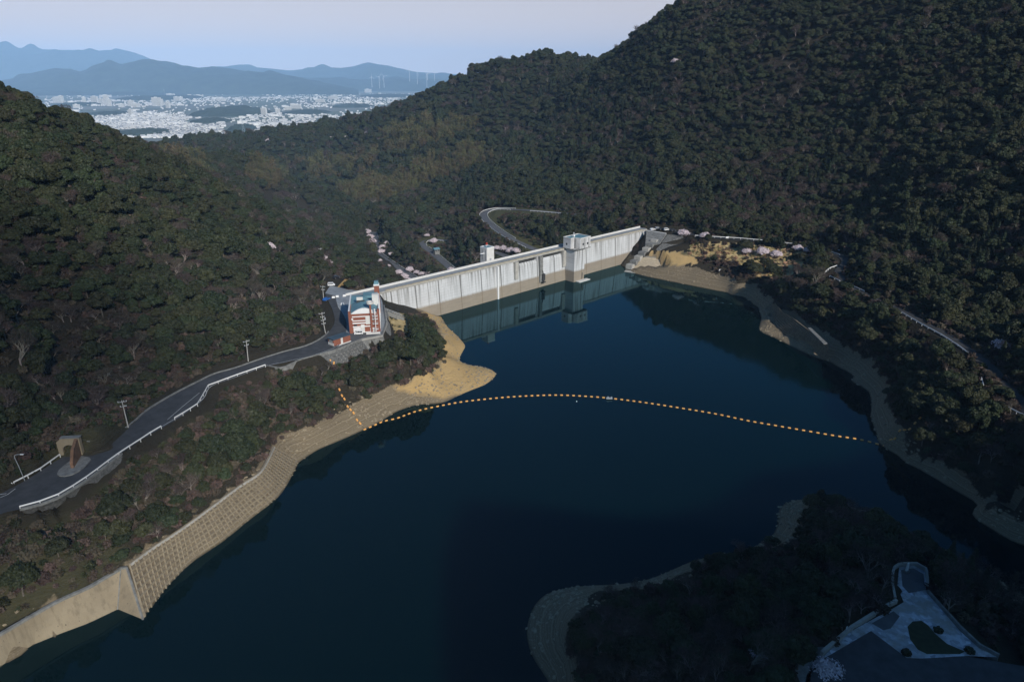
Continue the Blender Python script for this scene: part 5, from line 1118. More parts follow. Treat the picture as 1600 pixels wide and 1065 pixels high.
for px, py, l in ((535, 476, 'white barrier block by the building on the left lot'), (527, 464, 'white barrier block in the middle of the left lot'), (521, 465.5, 'grey barrier block on the left lot nearest the blue car'), (538, 463, 'white barrier block next to the dam crest entrance')):
    mb = MB(); mb.box((0, 0, 0.45), (1.6, 0.5, 0.9), 0.3, 0, 0.8); o = mb.build('barrier_block', M['white']); o.location = wz(px, py, 20.5); tag(o, l, 'barrier')
w = thing('stepped_bank', 'yellowish stepped bank edge beside the lane beyond the left lot', 'steps', wz(536, 441, 19))
mb = MB(); q0 = wz(529, 449, 20)-wz(536, 441, 19); q1 = wz(545, 432, 19)-wz(536, 441, 19); mb.sweep([(-0.5, -1), (0.5, -1), (0.5, 0.4), (-0.5, 0.4)], [q0, q1]); mb.build('kerb', M['ochre'], w)

# ------------------------------------------------------------------ plants: one mesh set per kind
def leaf_quads(c, nrm, size, r, asp=1.0):
    n = len(c); t = r.normal(size=(n, 3)); t -= nrm*(t*nrm).sum(1)[:, None]; t /= np.linalg.norm(t, axis=1)[:, None]+1e-9
    b = np.cross(nrm, t); s = size[:, None]; t = t*s*asp; b = b*s
    return np.stack([c-t*0.5-b*0.5, c+t*0.5-b*0.35, c+t*0.5+b*0.5, c-t*0.5+b*0.35], 1).reshape(-1, 3)
def quads_mesh(name, v, m): return npmesh(name, v, np.arange(len(v)).reshape(-1, 4), m)
def unit(r, n):
    u = r.normal(size=(n, 3)); return u/np.linalg.norm(u, axis=1)[:, None]
def crown_mesh(name, seed, m, R_=3.0, z0=3.2, hz=3.6, lobes=19, per=300, leaf=0.36, gap=0.2):
    r = np.random.default_rng(seed); allv = []
    for i in range(lobes):
        a = r.uniform(0, 2*math.pi); q = math.sqrt(r.uniform(0, 1))*0.72; zz = z0 + hz*r.uniform(0.15, 0.85)*(1.05-q*q)
        c = np.array([R_*q*math.cos(a), R_*q*math.sin(a), zz]); lr = R_*r.uniform(0.30, 0.48)
        u = unit(r, per); u[:, 2] = np.where(u[:, 2] < -0.35, -u[:, 2], u[:, 2]); rad = lr*r.uniform(0.72, 1.08, per)
        p = c + u*rad[:, None]*np.array([1, 1, 0.78]); nn = u*0.8 + r.normal(size=(per, 3))*0.42; nn /= np.linalg.norm(nn, axis=1)[:, None]
        allv.append(leaf_quads(p, nn, leaf*r.uniform(0.6, 1.25, per), r, 1.2))
    return quads_mesh(name, np.vstack(allv), m)
def cedar_mesh(name, seed, m, h=9.5, R_=2.0):
    r = np.random.default_rng(seed); n = 1100; t = r.uniform(0, 1, n)**0.75; z = 1.2+t*(h-1.2); rad = R_*(1-t)**0.8*(0.72+0.28*np.sin(t*34+r.uniform(0, 6)))*r.uniform(0.55, 1.05, n)
    a = r.uniform(0, 2*math.pi, n); p = np.stack([rad*np.cos(a), rad*np.sin(a), z], 1); nn = np.stack([np.cos(a)*0.6, np.sin(a)*0.6, np.full(n, 0.8)], 1)+r.normal(size=(n, 3))*0.35; nn /= np.linalg.norm(nn, axis=1)[:, None]
    return quads_mesh(name, leaf_quads(p, nn, r.uniform(0.3, 0.62, n), r, 1.5), m)
def bamboo_mesh(name, seed, m):
    r = np.random.default_rng(seed); out = []
    for k in range(9):
        x, y = r.normal(size=2)*1.5; h = r.uniform(6.5, 10); bend = r.uniform(0.6, 2.0); ba = r.uniform(0, 6.28); n = 95; t = r.uniform(0.25, 1, n)
        ax = np.stack([x+bend*t**3*np.cos(ba), y+bend*t**3*np.sin(ba), h*t], 1); p = ax + r.normal(size=(n, 3))*np.array([.42, .42, .25]); nn = r.normal(size=(n, 3))*0.7+np.array([0, 0, 0.6]); nn /= np.linalg.norm(nn, axis=1)[:, None]
        out.append(leaf_quads(p, nn, r.uniform(0.18, 0.36, n), r, 2.2))
    return quads_mesh(name, np.vstack(out), m)
def bare_meshes(seed, h=7.5, spread=1.0, lv=5):
    r = random.Random(seed); tr = MB(); br = MB(); tips = []
    def grow(p, d, L_, rad, k):
        q = p + d*L_; (tr if k == 0 else br).tube(p, q, rad, rad*0.62, n=4 if k < 2 else 3, caps=False, mi=0 if k < 4 else 1)
        if k >= lv: tips.append((q, d, L_)); return
        for _ in range(4 if k == 0 else r.choice((2, 3, 3))):
            a = Vector((r.gauss(0, 1), r.gauss(0, 1), r.gauss(0.15, 0.6))).normalized(); nd = (d*0.85 + a*0.75*spread + Vector((0, 0, 0.12))).normalized(); grow(p.lerp(q, r.uniform(0.6, 1)), nd, L_*r.uniform(0.62, 0.85), rad*0.58, k+1)
    grow(Vector((0, 0, -0.4)), Vector((r.uniform(-.15, .15), r.uniform(-.15, .15), 1)).normalized(), h*0.32, 0.19, 0)
    for q, d, L_ in tips:
        for _ in range(6):
            a = Vector((r.gauss(0, 1), r.gauss(0, 1), r.gauss(0.2, 1))).normalized(); e = (d+a*0.9).normalized()*L_*r.uniform(0.6, 1.3); s = e.cross(a)
            if s.length < 1e-4: continue
            s = s.normalized()*0.03; br.add([q-s, q+s, q+e], [(0, 1, 2)], 1)
    return tr, br
def brush_mesh(name, seed, m, n=210, h=1.6, R_=1.3):
    r = np.random.default_rng(seed); u = unit(r, n); u[:, 2] = np.abs(u[:, 2]); p = u*np.array([R_, R_, h])*r.uniform(0.55, 1.0, n)[:, None]; nn = u*0.5+r.normal(size=(n, 3))*0.6; nn /= np.linalg.norm(nn, axis=1)[:, None]
    return quads_mesh(name, leaf_quads(p, nn, r.uniform(0.12, 0.42, n), r, 2.6), m)
def trunk_mb(seed, h=4.5, r0=0.2):
    r = random.Random(seed); mb = MB(); p = Vector((0, 0, -0.6)); q = Vector((r.uniform(-.3, .3), r.uniform(-.3, .3), h*0.6)); mb.tube(p, q, r0, r0*0.7, n=6, caps=False)
    for _ in range(4):
        a = r.uniform(0, 6.28); mb.tube(q, q+Vector((math.cos(a)*1.5, math.sin(a)*1.5, h*0.5)), r0*0.55, r0*0.2, n=5, caps=False)
    return mb
KIND = {}
def register(kind, pairs): KIND[kind] = pairs      # list of (trunk mesh or None, crown mesh)
def mesh_of(mb, name, m):
    me = bpy.data.meshes.new(name); me.from_pydata(mb.v, [], mb.f); me.materials.append(m); me.update(); return me
register('evergreen', [(mesh_of(trunk_mb(s), 'trunk', M['bark']), crown_mesh('crown', s, M['evergreen'], *a)) for s, a in ((1, (3.0, 2.6, 3.4)), (2, (3.3, 2.4, 2.8)), (3, (2.7, 3.0, 4.4)), (4, (3.2, 2.4, 3.2, 14, 380)), (5, (2.4, 2.4, 5.2, 22, 260)), (6, (3.6, 2.2, 2.6, 26, 230, 0.32)))])
register('cedar', [(mesh_of(trunk_mb(9, 4, .16), 'trunk', M['bark']), cedar_mesh('crown', 5, M['evergreen_dark'])), (mesh_of(trunk_mb(8, 4, .16), 'trunk', M['bark']), cedar_mesh('crown', 6, M['evergreen_dark'], 8, 2.3))])
bs = []
for s, hh_, sp_ in ((21, 7.5, 1.0), (22, 6.5, 1.25), (23, 8.2, 0.85), (24, 7.0, 1.1)):
    tr, br = bare_meshes(s, hh_, sp_); me_ = mesh_of(br, 'branches', M['limb']); me_.materials.append(M['twig']); me_.polygons.foreach_set('material_index', br.m); bs.append((mesh_of(tr, 'trunk', M['limb']), me_))
register('bare', bs)
register('bamboo', [(None, bamboo_mesh('bamboo', s, M['bamboo'])) for s in (31, 32)])
register('brush', [(None, brush_mesh('brush', s, M['dry'])) for s in (41, 42)])
register('scrub', [(None, brush_mesh('scrub', s, M['evergreen'], 170, 1.5, 1.3)) for s in (45, 46)])
register('tussock', [(None, brush_mesh('grass_tuft', s, M['drygrass'], 120, 0.8, 1.1)) for s in (43, 44)])
register('cherry', [(mesh_of(trunk_mb(s, 3.6, .18), 'trunk', M['bark']), crown_mesh('blossom_crown', s, M['blossom'], 4.2, 1.3, 2.2, 34, 62, 0.34)) for s in (51, 52)])

# ------------------------------------------------------------------ where plants stand
PROT = [  # photo outlines kept clear of plants standing in front of them, with the farthest ground distance that matters
    (roadU + roadLw[::-1], 330), ([(34, 795), (92, 776), (134, 750), (185, 712), (192, 718), (165, 757), (120, 790), (75, 815)], 200), ([(90, 690), (116, 684), (142, 694), (148, 722), (85, 758), (20, 758), (-10, 773)], 215),
    ([(203, 880), (237, 855), (284, 824), (332, 789), (375, 757), (408, 734), (428, 697), (466, 720), (436, 772), (345, 846), (258, 919), (226, 962)], 260), ([(-80, 1010), (0, 988), (92, 935), (140, 915), (198, 884), (225, 967), (184, 951), (92, 990), (0, 1041), (-80, 1080)], 200),
    ([(500, 440), (545, 440), (578, 435), (592, 440), (600, 480), (606, 520), (575, 548), (545, 560), (500, 556), (480, 548), (520, 515), (505, 465)], 330),
    ([(541, 459), (1005, 350), (1045, 364), (1072, 392), (1042, 430), (976, 420), (690, 494), (655, 490), (612, 492), (600, 470)], 440), ([(600, 478), (640, 505), (652, 520), (612, 520)], 330),
    ([(640, 596), (700, 570), (694, 540), (684, 505), (700, 500), (735, 540), (725, 560), (790, 580), (770, 605), (700, 640), (610, 655), (560, 680), (465, 722), (450, 676), (500, 662), (560, 632), (610, 610)], 330),
    ([(976, 418), (1020, 392), (1090, 393), (1090, 412), (1130, 428), (1190, 452), (1215, 472), (1300, 522), (1345, 552), (1385, 600), (1390, 640), (1412, 690), (1500, 745), (1600, 806), (1600, 840), (1380, 700), (1360, 650), (1180, 520), (1180, 470)], 480),
    ([(1006, 356), (1045, 361), (1078, 365), (1080, 394), (1020, 396), (985, 416)], 500), ([(1085, 366), (1260, 382), (1262, 388), (1085, 374)], 470), ([(1405, 484), (1520, 550), (1515, 556), (1405, 494)], 330), ([(1284, 386), (1325, 394), (1325, 412), (1290, 432), (1284, 426), (1310, 410)], 420), ([(1290, 430), (1356, 455), (1350, 462), (1290, 438)], 400), ([(1565, 630), (1605, 648), (1605, 660), (1565, 640)], 240),
    ([(1010, 350), (1090, 355), (1090, 372), (1010, 366)], 500), ([(1243, 1065), (1250, 1035), (1290, 1012), (1390, 945), (1392, 885), (1420, 878), (1452, 888), (1454, 925), (1500, 975), (1560, 1022), (1610, 1040), (1610, 1090), (1240, 1090)], 190),
    ([(822, 1000), (840, 930), (900, 913), (960, 910), (1050, 888), (1150, 860), (1215, 840), (1210, 795), (1235, 776), (1280, 778), (1262, 800), (1228, 842), (1150, 870), (1050, 903), (960, 928), (900, 962), (890, 1010), (905, 1070), (850, 1070)], 215),
    ([(750, 335), (765, 322), (870, 328), (872, 336), (790, 332), (775, 345), (850, 392), (830, 394), (765, 356)], 640), ([(650, 380), (662, 370), (700, 372), (700, 380), (676, 383), (720, 425), (712, 436), (690, 415)], 640), ([(580, 375), (592, 372), (596, 400), (660, 436), (645, 440), (592, 408)], 680), ([(668, 390), (692, 390), (692, 402), (672, 402)], 650),
    ([(772, 392), (810, 400), (812, 414), (795, 410)], 520), ([(462, 314), (484, 314), (484, 326), (462, 326)], 1000), ([(408, 298), (430, 298), (430, 312), (408, 312)], 1100), ([(385, 527), (391, 560), (381, 560)], 300), ([(185, 612), (200, 658), (192, 658)], 240), ([(496, 405), (515, 520), (500, 520), (494, 420)], 420), ([(26, 708), (44, 708), (44, 752), (34, 752)], 190),
    ([(1380, 702), (1392, 684), (1440, 648), (1452, 662), (1400, 702)], 260), ([(523, 606), (540, 604), (574, 668), (558, 674)], 330),
    ([(510, 430), (530, 425), (548, 436), (541, 458), (508, 460)], 400)]
CLEAR = [  # open ground: few or no trees rooted here
    [(1075, 382), (1262, 392), (1275, 440), (1200, 442), (1150, 410), (1075, 400)], [(-10, 845), (60, 830), (190, 850), (205, 882), (140, 915), (0, 985)],
    [(640, 600), (700, 570), (694, 540), (684, 505), (735, 540), (790, 580), (700, 640)], [(1400, 470), (1530, 545), (1600, 620), (1600, 650), (1520, 575), (1400, 500)],
    [(545, 440), (600, 425), (560, 415), (520, 425)], [(1030, 400), (1150, 415), (1190, 440), (1160, 450), (1040, 425)], [(1480, 930), (1600, 1000), (1600, 1040), (1500, 985)]]
BARE_Z = [[(900, 930), (1250, 850), (1300, 790), (1600, 880), (1600, 1065), (920, 1065)], [(340, 290), (420, 330), (540, 400), (560, 440), (480, 470), (520, 545), (440, 545), (350, 540), (330, 480), (400, 420)], [(880, 300), (960, 310), (1230, 320), (1330, 360), (1240, 376), (1050, 350), (890, 350)],
          [(1190, 430), (1290, 425), (1330, 470), (1300, 510), (1220, 470)], [(1065, 405), (1200, 402), (1210, 440), (1100, 425)], [(200, 620), (430, 600), (430, 690), (330, 780), (230, 850), (120, 840), (200, 740)], [(640, 370), (760, 330), (900, 335), (990, 345), (800, 400), (700, 420)],
          [(215, 210), (270, 240), (330, 275), (380, 320), (340, 330), (250, 270)], [(0, 480), (160, 500), (300, 560), (200, 640), (0, 640)], [(560, 400), (700, 420), (640, 445), (560, 440)], [(1060, 260), (1300, 250), (1450, 420), (1300, 380)], [(520, 540), (620, 560), (600, 610), (520, 640), (480, 600)], [(960, 930), (1250, 860), (1350, 900), (1280, 1000), (1000, 1000)], [(1300, 790), (1600, 880), (1600, 960), (1450, 900)]]
BAMB_Z = [[(530, 300), (600, 285), (700, 250), (765, 222), (760, 250), (700, 285), (620, 310), (560, 325)], [(600, 215), (680, 190), (760, 200), (720, 225), (640, 245), (600, 240)], [(470, 270), (540, 250), (600, 245), (580, 265), (500, 290)], [(255, 245), (310, 255), (330, 290), (280, 290)], [(380, 270), (460, 255), (440, 290), (400, 300)]]
BRUSH_Z = [CLEAR[1], [(640, 370), (760, 320), (930, 335), (980, 350), (800, 400), (700, 425)], [(560, 440), (600, 425), (560, 415), (500, 405), (520, 440)], [(1080, 400), (1200, 400), (1210, 440), (1100, 428)], [(400, 330), (540, 400), (560, 430), (480, 420), (420, 370)], [(600, 400), (690, 420), (650, 440)]]
def grid_pts(s, x0, x1, y0, y1, r):
    xs = np.arange(x0, x1, s); ys = np.arange(y0, y1, s); a, b = np.meshgrid(xs, ys); p = np.stack([a.ravel(), b.ravel()], 1); return p + r.uniform(-0.45, 0.45, p.shape)*s
def in_any(p, polys):
    r = np.zeros(len(p), bool)
    for q in polys: r |= inpoly(p, q)
    return r
def visible(P, tol):
    vis = np.ones(len(P), bool)
    for t in np.linspace(0.12, 0.97, 40):
        q = P*t + np.array([0, 0, H])*(1-t); vis &= ~((q[:, 1] < 2000) & (ground(q[:, 0], q[:, 1]) > q[:, 2]+tol))
    return vis
ROADS = [list(UA), list(LB), valA, valB, valC, valD]
def road_d(p):
    return np.minimum.reduce([polydist(p, L_) for L_ in ROADS] + [polydist(p, right_c)+1.4] + [np.where(inpoly(p, [tuple(q[:2]) for q in list(UA)+list(LB)[::-1]]), 0, 1e9), np.where(inpoly(p, [tuple(q[:2]) for q in court]), 0, 1e9), np.where(inpoly(p, [tuple(q[:2]) for q in plaza]), 0, 1e9), np.where(inpoly(p, [tuple(q[:2]) for q in plow]), 0, 1e9)])
def place(p, hgt, treelike=True, tol=9):
    z = ground(p[:, 0], p[:, 1]); P = np.column_stack([p, z]); px = pix(P); ok = (px[:, 2] > 60) & (px[:, 0] > -130) & (px[:, 0] < 1730) & (px[:, 1] > -140) & (px[:, 1] < 1230)
    P, px, hgt = P[ok], px[ok], hgt[ok]
    ok = visible(P+np.column_stack([np.zeros((len(P), 2)), hgt]), tol); P, px, hgt = P[ok], px[ok], hgt[ok]
    lpd = polydist(P, lp+lp[:1]); inl = inpoly(P, lp)
    ok = ~inl & ~((P[:, 1] < 470) & (lpd < 60) & (P[:, 2] < np.where((P[:, 0] > 0) & (P[:, 1] < 205), 4.2, 7.0 if treelike else 6.3)))
    ok &= road_d(P) > (4.6 if treelike else 3.4)
    lx = (P[:, 0]-D0.x)*DIR.x+(P[:, 1]-D0.y)*DIR.y; ly = (P[:, 0]-D0.x)*DN.x+(P[:, 1]-D0.y)*DN.y
    ok &= ~((lx > -18) & (lx < LD+6) & (ly > -3) & (ly < 11))
    bx = (P[:, 0]-B0.x)*math.cos(BR)+(P[:, 1]-B0.y)*math.sin(BR); by = -(P[:, 0]-B0.x)*math.sin(BR)+(P[:, 1]-B0.y)*math.cos(BR)
    ok &= ~((bx > -8) & (bx < BW+6) & (by > -9) & (by < BD+8))
    P, px, hgt = P[ok], px[ok], hgt[ok]
    hgt = hgt.copy()
    for tr_ in range(3):          # where a crown would cover a road or wall, a lower plant grows instead
        ok = np.ones(len(P), bool)
        for f in (0.05, 0.55, 0.95):
            q = pix(P + np.column_stack([np.zeros((len(P), 2)), hgt*f]))
            for poly, dm in PROT: ok &= ~((P[:, 1] < dm) & inpoly(q, poly))
        if tr_ < 2: hgt = np.where(ok, hgt, hgt*0.68)
    return P[ok], px[ok], hgt[ok]
r_ = np.random.default_rng(99)
p = np.vstack([grid_pts(3.3, -200, 240, 92, 270, r_), grid_pts(3.7, -330, 420, 270, 640, r_), grid_pts(4.1, -330, -200, 95, 270, r_), grid_pts(4.1, 240, 420, 95, 270, r_), grid_pts(4.8, -420, 480, 640, 1000, r_), grid_pts(7.5, -620, 420, 1000, 1620, r_)])
far = p[:, 1] > 1000
scl = np.where(far, 1.4, np.where(p[:, 1] > 640, 1.1, 0.95))*np.clip(np.exp(r_.normal(0, 0.27, len(p))), 0.55, 1.75)*(1+0.6*vnoise(p, 38, 61))
P, px, hh_ = place(p, scl*7.2)
scl = hh_/7.2
scl = np.where((P[:, 1] < 270) & (np.abs(P[:, 0]-20) < 220), scl*0.86, scl)
print('tree spots', len(P))
n1 = vnoise(P[:, :2], 42, 71); n2 = vnoise(P[:, :2], 15, 72); rnd = r_.random(len(P))
bare_p = 0.10 + 0.8*np.clip((n1+0.5*n2)*1.35-0.02, 0, 0.6) + 0.30*in_any(px[:, :2]+np.stack([vnoise(P[:, :2], 26, 79), vnoise(P[:, :2], 26, 80)], 1)*60, BARE_Z) + 0.16*((P[:, 0] > 0) & (P[:, 1] < 205))
wob = np.stack([vnoise(P[:, :2], 30, 75)*24 + vnoise(P[:, :2], 9, 77)*22, vnoise(P[:, :2], 30, 76)*13 + vnoise(P[:, :2], 9, 78)*12], 1)
bamb = in_any(px[:, :2]+wob, BAMB_Z) & (P[:, 1] > 560) & (rnd < np.where(inpoly(px[:, :2]+wob, BAMB_Z[0]), 0.93, 0.75))
clear = in_any(px, CLEAR)
ced = (vnoise(P[:, :2], 60, 73) > 0.26) & (rnd > 0.6) & (P[:, 0] > -60) & (P[:, 2] < 110)
kind = np.where(bamb, 'bamboo', np.where(rnd < bare_p, 'bare', np.where(ced, 'cedar', 'evergreen')))
keep = ~(clear & (r_.random(len(P)) < 0.93)); opn = in_any(px, BRUSH_Z) & (P[:, 1] > 300) & (r_.random(len(P)) < 0.35); keep &= ~opn
# lower growth beside the roads so that they stay in view
rd = road_d(P); scl = np.where(rd < 12, scl*0.62, scl); scl = np.where((P[:, 2] < 9.5) & (P[:, 1] < 470), scl*0.72, scl)
P, px, scl, kind = P[keep], px[keep], scl[keep], kind[keep]
rot = r_.uniform(0, 6.28, len(P)); pick = r_.integers(0, 12, len(P))
infr = (px[:, 0] > 5) & (px[:, 0] < 1595) & (px[:, 1] > 5) & (px[:, 1] < 1050)
see = visible(P+np.array([0, 0, 1.0])*(scl*4)[:, None], 0.0)
def zone(P_, q):
    if P_[0] > 0 and P_[1] < 205 and q[1] > 720: return 'headland', 'on the shaded headland around the plaza'
    if P_[0] > 60 and P_[1] < 480: return ('right bank', 'on the right bank between the lakeside and the road') if P_[2] < 24 else ('right hillside', 'on the dark hillside above the right road')
    rd_ = np.interp(q[0], [p_[0] for p_ in roadU[:16]], [p_[1] for p_ in roadU[:16]])
    if q[0] < 520 and q[1] < rd_: return 'left hill', 'on the left hillside above the road'
    return 'left slope', 'on the slope between the left road and the lake'
WORDS = {'evergreen': ('evergreen_tree', 'dense dark evergreen tree', 'tree'), 'bare': ('bare_tree', 'leafless grey brown tree', 'tree'), 'cedar': ('cedar_tree', 'narrow dark conifer', 'tree'), 'bamboo': ('bamboo_clump', 'yellow green bamboo clump', 'bamboo')}
SRC = {}
used = np.zeros(len(P), bool)
def plant(k, pk, loc, sc, rz, label, group):
    nm, _, cat = WORDS.get(k, (k, '', k)); tr, cr = KIND[k][pk % len(KIND[k])]
    t = thing(nm, label, cat, loc, rz, group); t.scale = (sc, sc, sc*random.uniform(0.88, 1.15))
    if tr: link('trunk', tr, t)
    o = link('branches' if k == 'bare' else 'crown', cr, t)
    SRC.setdefault((k, pk % len(KIND[k])), o); return t
for k, lim in (('evergreen', 300), ('bare', 300), ('cedar', 160), ('bamboo', 40)):
    idx = np.where((kind == k) & infr & see)[0]; size = scl[idx]/px[idx, 2]; idx = idx[np.argsort(-size)][:lim]; used[idx] = True
    for i in idx:
        zn, ph = zone(P[i], px[i]) if k != 'bamboo' else ('bamboo', 'in the pale grove on the far valley side')
        plant(k, pick[i], tuple(P[i]-np.array([0, 0, 0.1])), float(scl[i]), float(rot[i]), WORDS[k][1]+' '+ph, WORDS[k][1]+'s '+ph)

# masses nobody could count: one object per kind, scattered as instances of the trees above
def scatter(name, label, k, P_, sc, rz, pk):
    n = len(P_); me = bpy.data.meshes.new(name); me.vertices.add(n); me.vertices.foreach_set('co', np.asarray(P_, np.float32).ravel())
    sc = np.asarray(sc)[:, None]*np.stack([RNG.uniform(0.82, 1.22, n), RNG.uniform(0.82, 1.22, n), RNG.uniform(0.72, 1.22, n)], 1)
    a = me.attributes.new('sc', 'FLOAT_VECTOR', 'POINT'); a.data.foreach_set('vector', sc.astype(np.float32).ravel())
    for an, tp, dat in (('rz', 'FLOAT', rz), ('pk', 'INT', pk % len(KIND[k]))):
        a = me.attributes.new(an, tp, 'POINT'); a.data.foreach_set('value', np.asarray(dat, np.int32 if tp == 'INT' else np.float32))
    o = link(name, me); o['kind'] = 'stuff'; o['label'] = label
    ng = bpy.data.node_groups.new(name, 'GeometryNodeTree'); ng.interface.new_socket('Geometry', in_out='INPUT', socket_type='NodeSocketGeometry'); ng.interface.new_socket('Geometry', in_out='OUTPUT', socket_type='NodeSocketGeometry')
    N = ng.nodes; L = ng.links; gi = N.new('NodeGroupInput'); go = N.new('NodeGroupOutput'); jn = N.new('GeometryNodeJoinGeometry')
    def attr(nm, dt):
        x = N.new('GeometryNodeInputNamedAttribute'); x.data_type = dt; x.inputs[0].default_value = nm; return next(q for q in x.outputs if q.enabled and q.name == 'Attribute')
    cb = N.new('ShaderNodeCombineXYZ'); L.new(attr('rz', 'FLOAT'), cb.inputs[2]); er = N.new('FunctionNodeEulerToRotation'); L.new(cb.outputs[0], er.inputs[0])
    for j in range(len(KIND[k])):
        src = SRC.get((k, j))
        if src is None: continue
        oi = N.new('GeometryNodeObjectInfo'); oi.transform_space = 'ORIGINAL'; oi.inputs['Object'].default_value = src; oi.inputs['As Instance'].default_value = True
        cmp_ = N.new('FunctionNodeCompare'); cmp_.data_type = 'INT'; cmp_.operation = 'EQUAL'; L.new(attr('pk', 'INT'), cmp_.inputs[2]); cmp_.inputs[3].default_value = j
        ip = N.new('GeometryNodeInstanceOnPoints'); L.new(gi.outputs[0], ip.inputs['Points']); L.new(cmp_.outputs[0], ip.inputs['Selection']); L.new(oi.outputs['Geometry'], ip.inputs['Instance']); L.new(er.outputs[0], ip.inputs['Rotation']); L.new(attr('sc', 'FLOAT_VECTOR'), ip.inputs['Scale']); L.new(ip.outputs[0], jn.inputs[0])
    L.new(jn.outputs[0], go.inputs[0]); md = o.modifiers.new('scatter', 'NODES'); md.node_group = ng; return o
rest = ~used
for k, nm, lb in (('evergreen', 'evergreen_forest', 'mass of dark evergreen forest covering the hills'), ('bare', 'bare_woodland', 'leafless woodland mixed through the hill forest'), ('cedar', 'conifer_stands', 'stands of narrow dark conifers on the hills'), ('bamboo', 'bamboo_grove', 'pale yellow green bamboo groves on the far valley side')):
    s = rest & (kind == k); scatter(nm, lb, k, P[s]-np.array([0, 0, 0.1]), scl[s], rot[s], pick[s]); print(nm, s.sum())
# undergrowth
for k, nm, lb, sp, box, dens in (('brush', 'dry_undergrowth', 'dry brown brush and dead grass under and between the trees', 2.1, (-260, 260, 92, 500), 0.62), ('scrub', 'green_undergrowth', 'low green scrub between the trees', 2.6, (-260, 260, 92, 640), 0.42), ('brush', 'dry_undergrowth', 'dry brown brush on the open valley banks', 3.4, (-140, 80, 500, 680), 0.8)):
    p = grid_pts(sp, *box, r_); p = p[r_.random(len(p)) < dens]; P2, px2, h2 = place(p, np.full(len(p), 1.0), False, 4)
    if k == 'scrub': m2 = vnoise(P2[:, :2], 22, 81) > -0.14
    else: m2 = (vnoise(P2[:, :2], 25, 82) > -0.34) | in_any(px2, BRUSH_Z) | (px2[:, 0] < 420) & (px2[:, 1] > 640)
    m2 &= ~(in_any(px2, [CLEAR[0]]) & (r_.random(len(P2)) < 0.85)); P2 = P2[m2]; px2 = px2[m2]
    if (k, 0) not in SRC:
        for j in range(2):
            q = P2[np.argmin(np.abs(px2[:, 0]-(120+j*60))+np.abs(px2[:, 1]-880))] if k == 'brush' else P2[np.argmin(np.abs(px2[:, 0]-(300+j*40))+np.abs(px2[:, 1]-700))]
            t = link('dry_bush' if k == 'brush' else 'green_bush', KIND[k][j][1]); t.location = q; tag(t, ('brown dry bush %s on the bank above the concrete embankment' if k == 'brush' else 'low green bush %s on the slope above the framed wall') % ('nearer the left edge' if j == 0 else 'nearer the lake'), 'bush'); SRC[(k, j)] = t
    scatter(nm, lb, k, P2, r_.uniform(0.55, 1.35, len(P2)), r_.uniform(0, 6.28, len(P2)), r_.integers(0, 2, len(P2))); print(nm, len(P2))
VERGE = [[(50, 672), (90, 662), (120, 655), (150, 645), (235, 612), (214, 655), (176, 684), (152, 697), (136, 690), (120, 680), (92, 688), (60, 735), (10, 760), (-30, 778), (-30, 735)], [(-20, 818), (34, 808), (75, 824), (120, 806), (165, 770), (200, 728), (218, 735), (165, 800), (90, 852), (-20, 870)]]
for k, nm, lb, ds in (('scrub', 'green_undergrowth', 'low green scrub on the verges of the left road by the tunnel', 0.42), ('brush', 'dry_undergrowth', 'dry brush on the verges of the left road by the tunnel', 0.5)):
    p = grid_pts(1.15, -190, -60, 110, 230, r_); p = p[r_.random(len(p)) < ds]; P2 = np.column_stack([p, ground(p[:, 0], p[:, 1])]); m2 = in_any(pix(P2), VERGE) & (road_d(P2) > 1.6); P2 = P2[m2]
    scatter(nm, lb, k, P2, r_.uniform(0.5, 1.25, len(P2)), r_.uniform(0, 6.28, len(P2)), r_.integers(0, 2, len(P2)))
p = grid_pts(2.0, 90, 230, 330, 470, r_); z = ground(p[:, 0], p[:, 1]); P2 = np.column_stack([p, z]); px2 = pix(P2); m2 = inpoly(px2, CLEAR[0]) & (road_d(P2) > 4) & (r_.random(len(P2)) < 0.72); P2 = P2[m2]
for j in range(2):
    t = link('grass_tuft', KIND['tussock'][j][1]); t.location = P2[j*37]; tag(t, 'golden dry grass tuft %s on the bank right of the dam' % ('lower' if j else 'higher'), 'grass tuft'); SRC[('tussock', j)] = t
scatter('dry_grass', 'golden dry grass on the bank right of the dam', 'tussock', P2, r_.uniform(0.5, 1.2, len(P2)), r_.uniform(0, 6.28, len(P2)), r_.integers(0, 2, len(P2)))

# loose stones along the drawn-down shore
def rock_mesh(seed):
    b_ = bmesh.new(); bmesh.ops.create_icosphere(b_, subdivisions=2, radius=0.5); r = random.Random(seed); o3 = Vector((seed*3.1, 1.7, 0.4))
    for v in b_.verts:
        k = 0.75 + 0.8*mnoise.noise(v.co*2.1+o3); v.co = Vector((v.co.x*k*1.25, v.co.y*k, v.co.z*k*0.7))
    me = bpy.data.meshes.new('rock'); b_.to_mesh(me); b_.free(); me.materials.append(M['rock']); return me
M['rock'] = mat('shore_stone', (0.30, 0.245, 0.165), 0.95, 0.45, 1.4, detail=6)
register('rock', [(None, rock_mesh(61)), (None, rock_mesh(62)), (None, rock_mesh(63))])
p = grid_pts(1.15, -130, 215, 92, 455, r_); z = ground(p[:, 0], p[:, 1]); lpd = polydist(p, lp+lp[:1]); k_ = (z > -0.1) & (z < 7.6) & (lpd < 26) & (r_.random(len(p)) < np.clip(0.45+1.4*vnoise(p, 12, 66), 0.06, 0.95)); p, z = p[k_], z[k_]
P2 = np.column_stack([p, z]); px2 = pix(P2); k_ = ~in_any(px2, [PROT[3][0], PROT[4][0]]) & ~in_any(px2, [[(1195, 476), (1215, 470), (1300, 544), (1290, 562), (1210, 516)], [(976, 418), (1010, 398), (1032, 400), (1045, 432)]]); P2 = P2[k_]
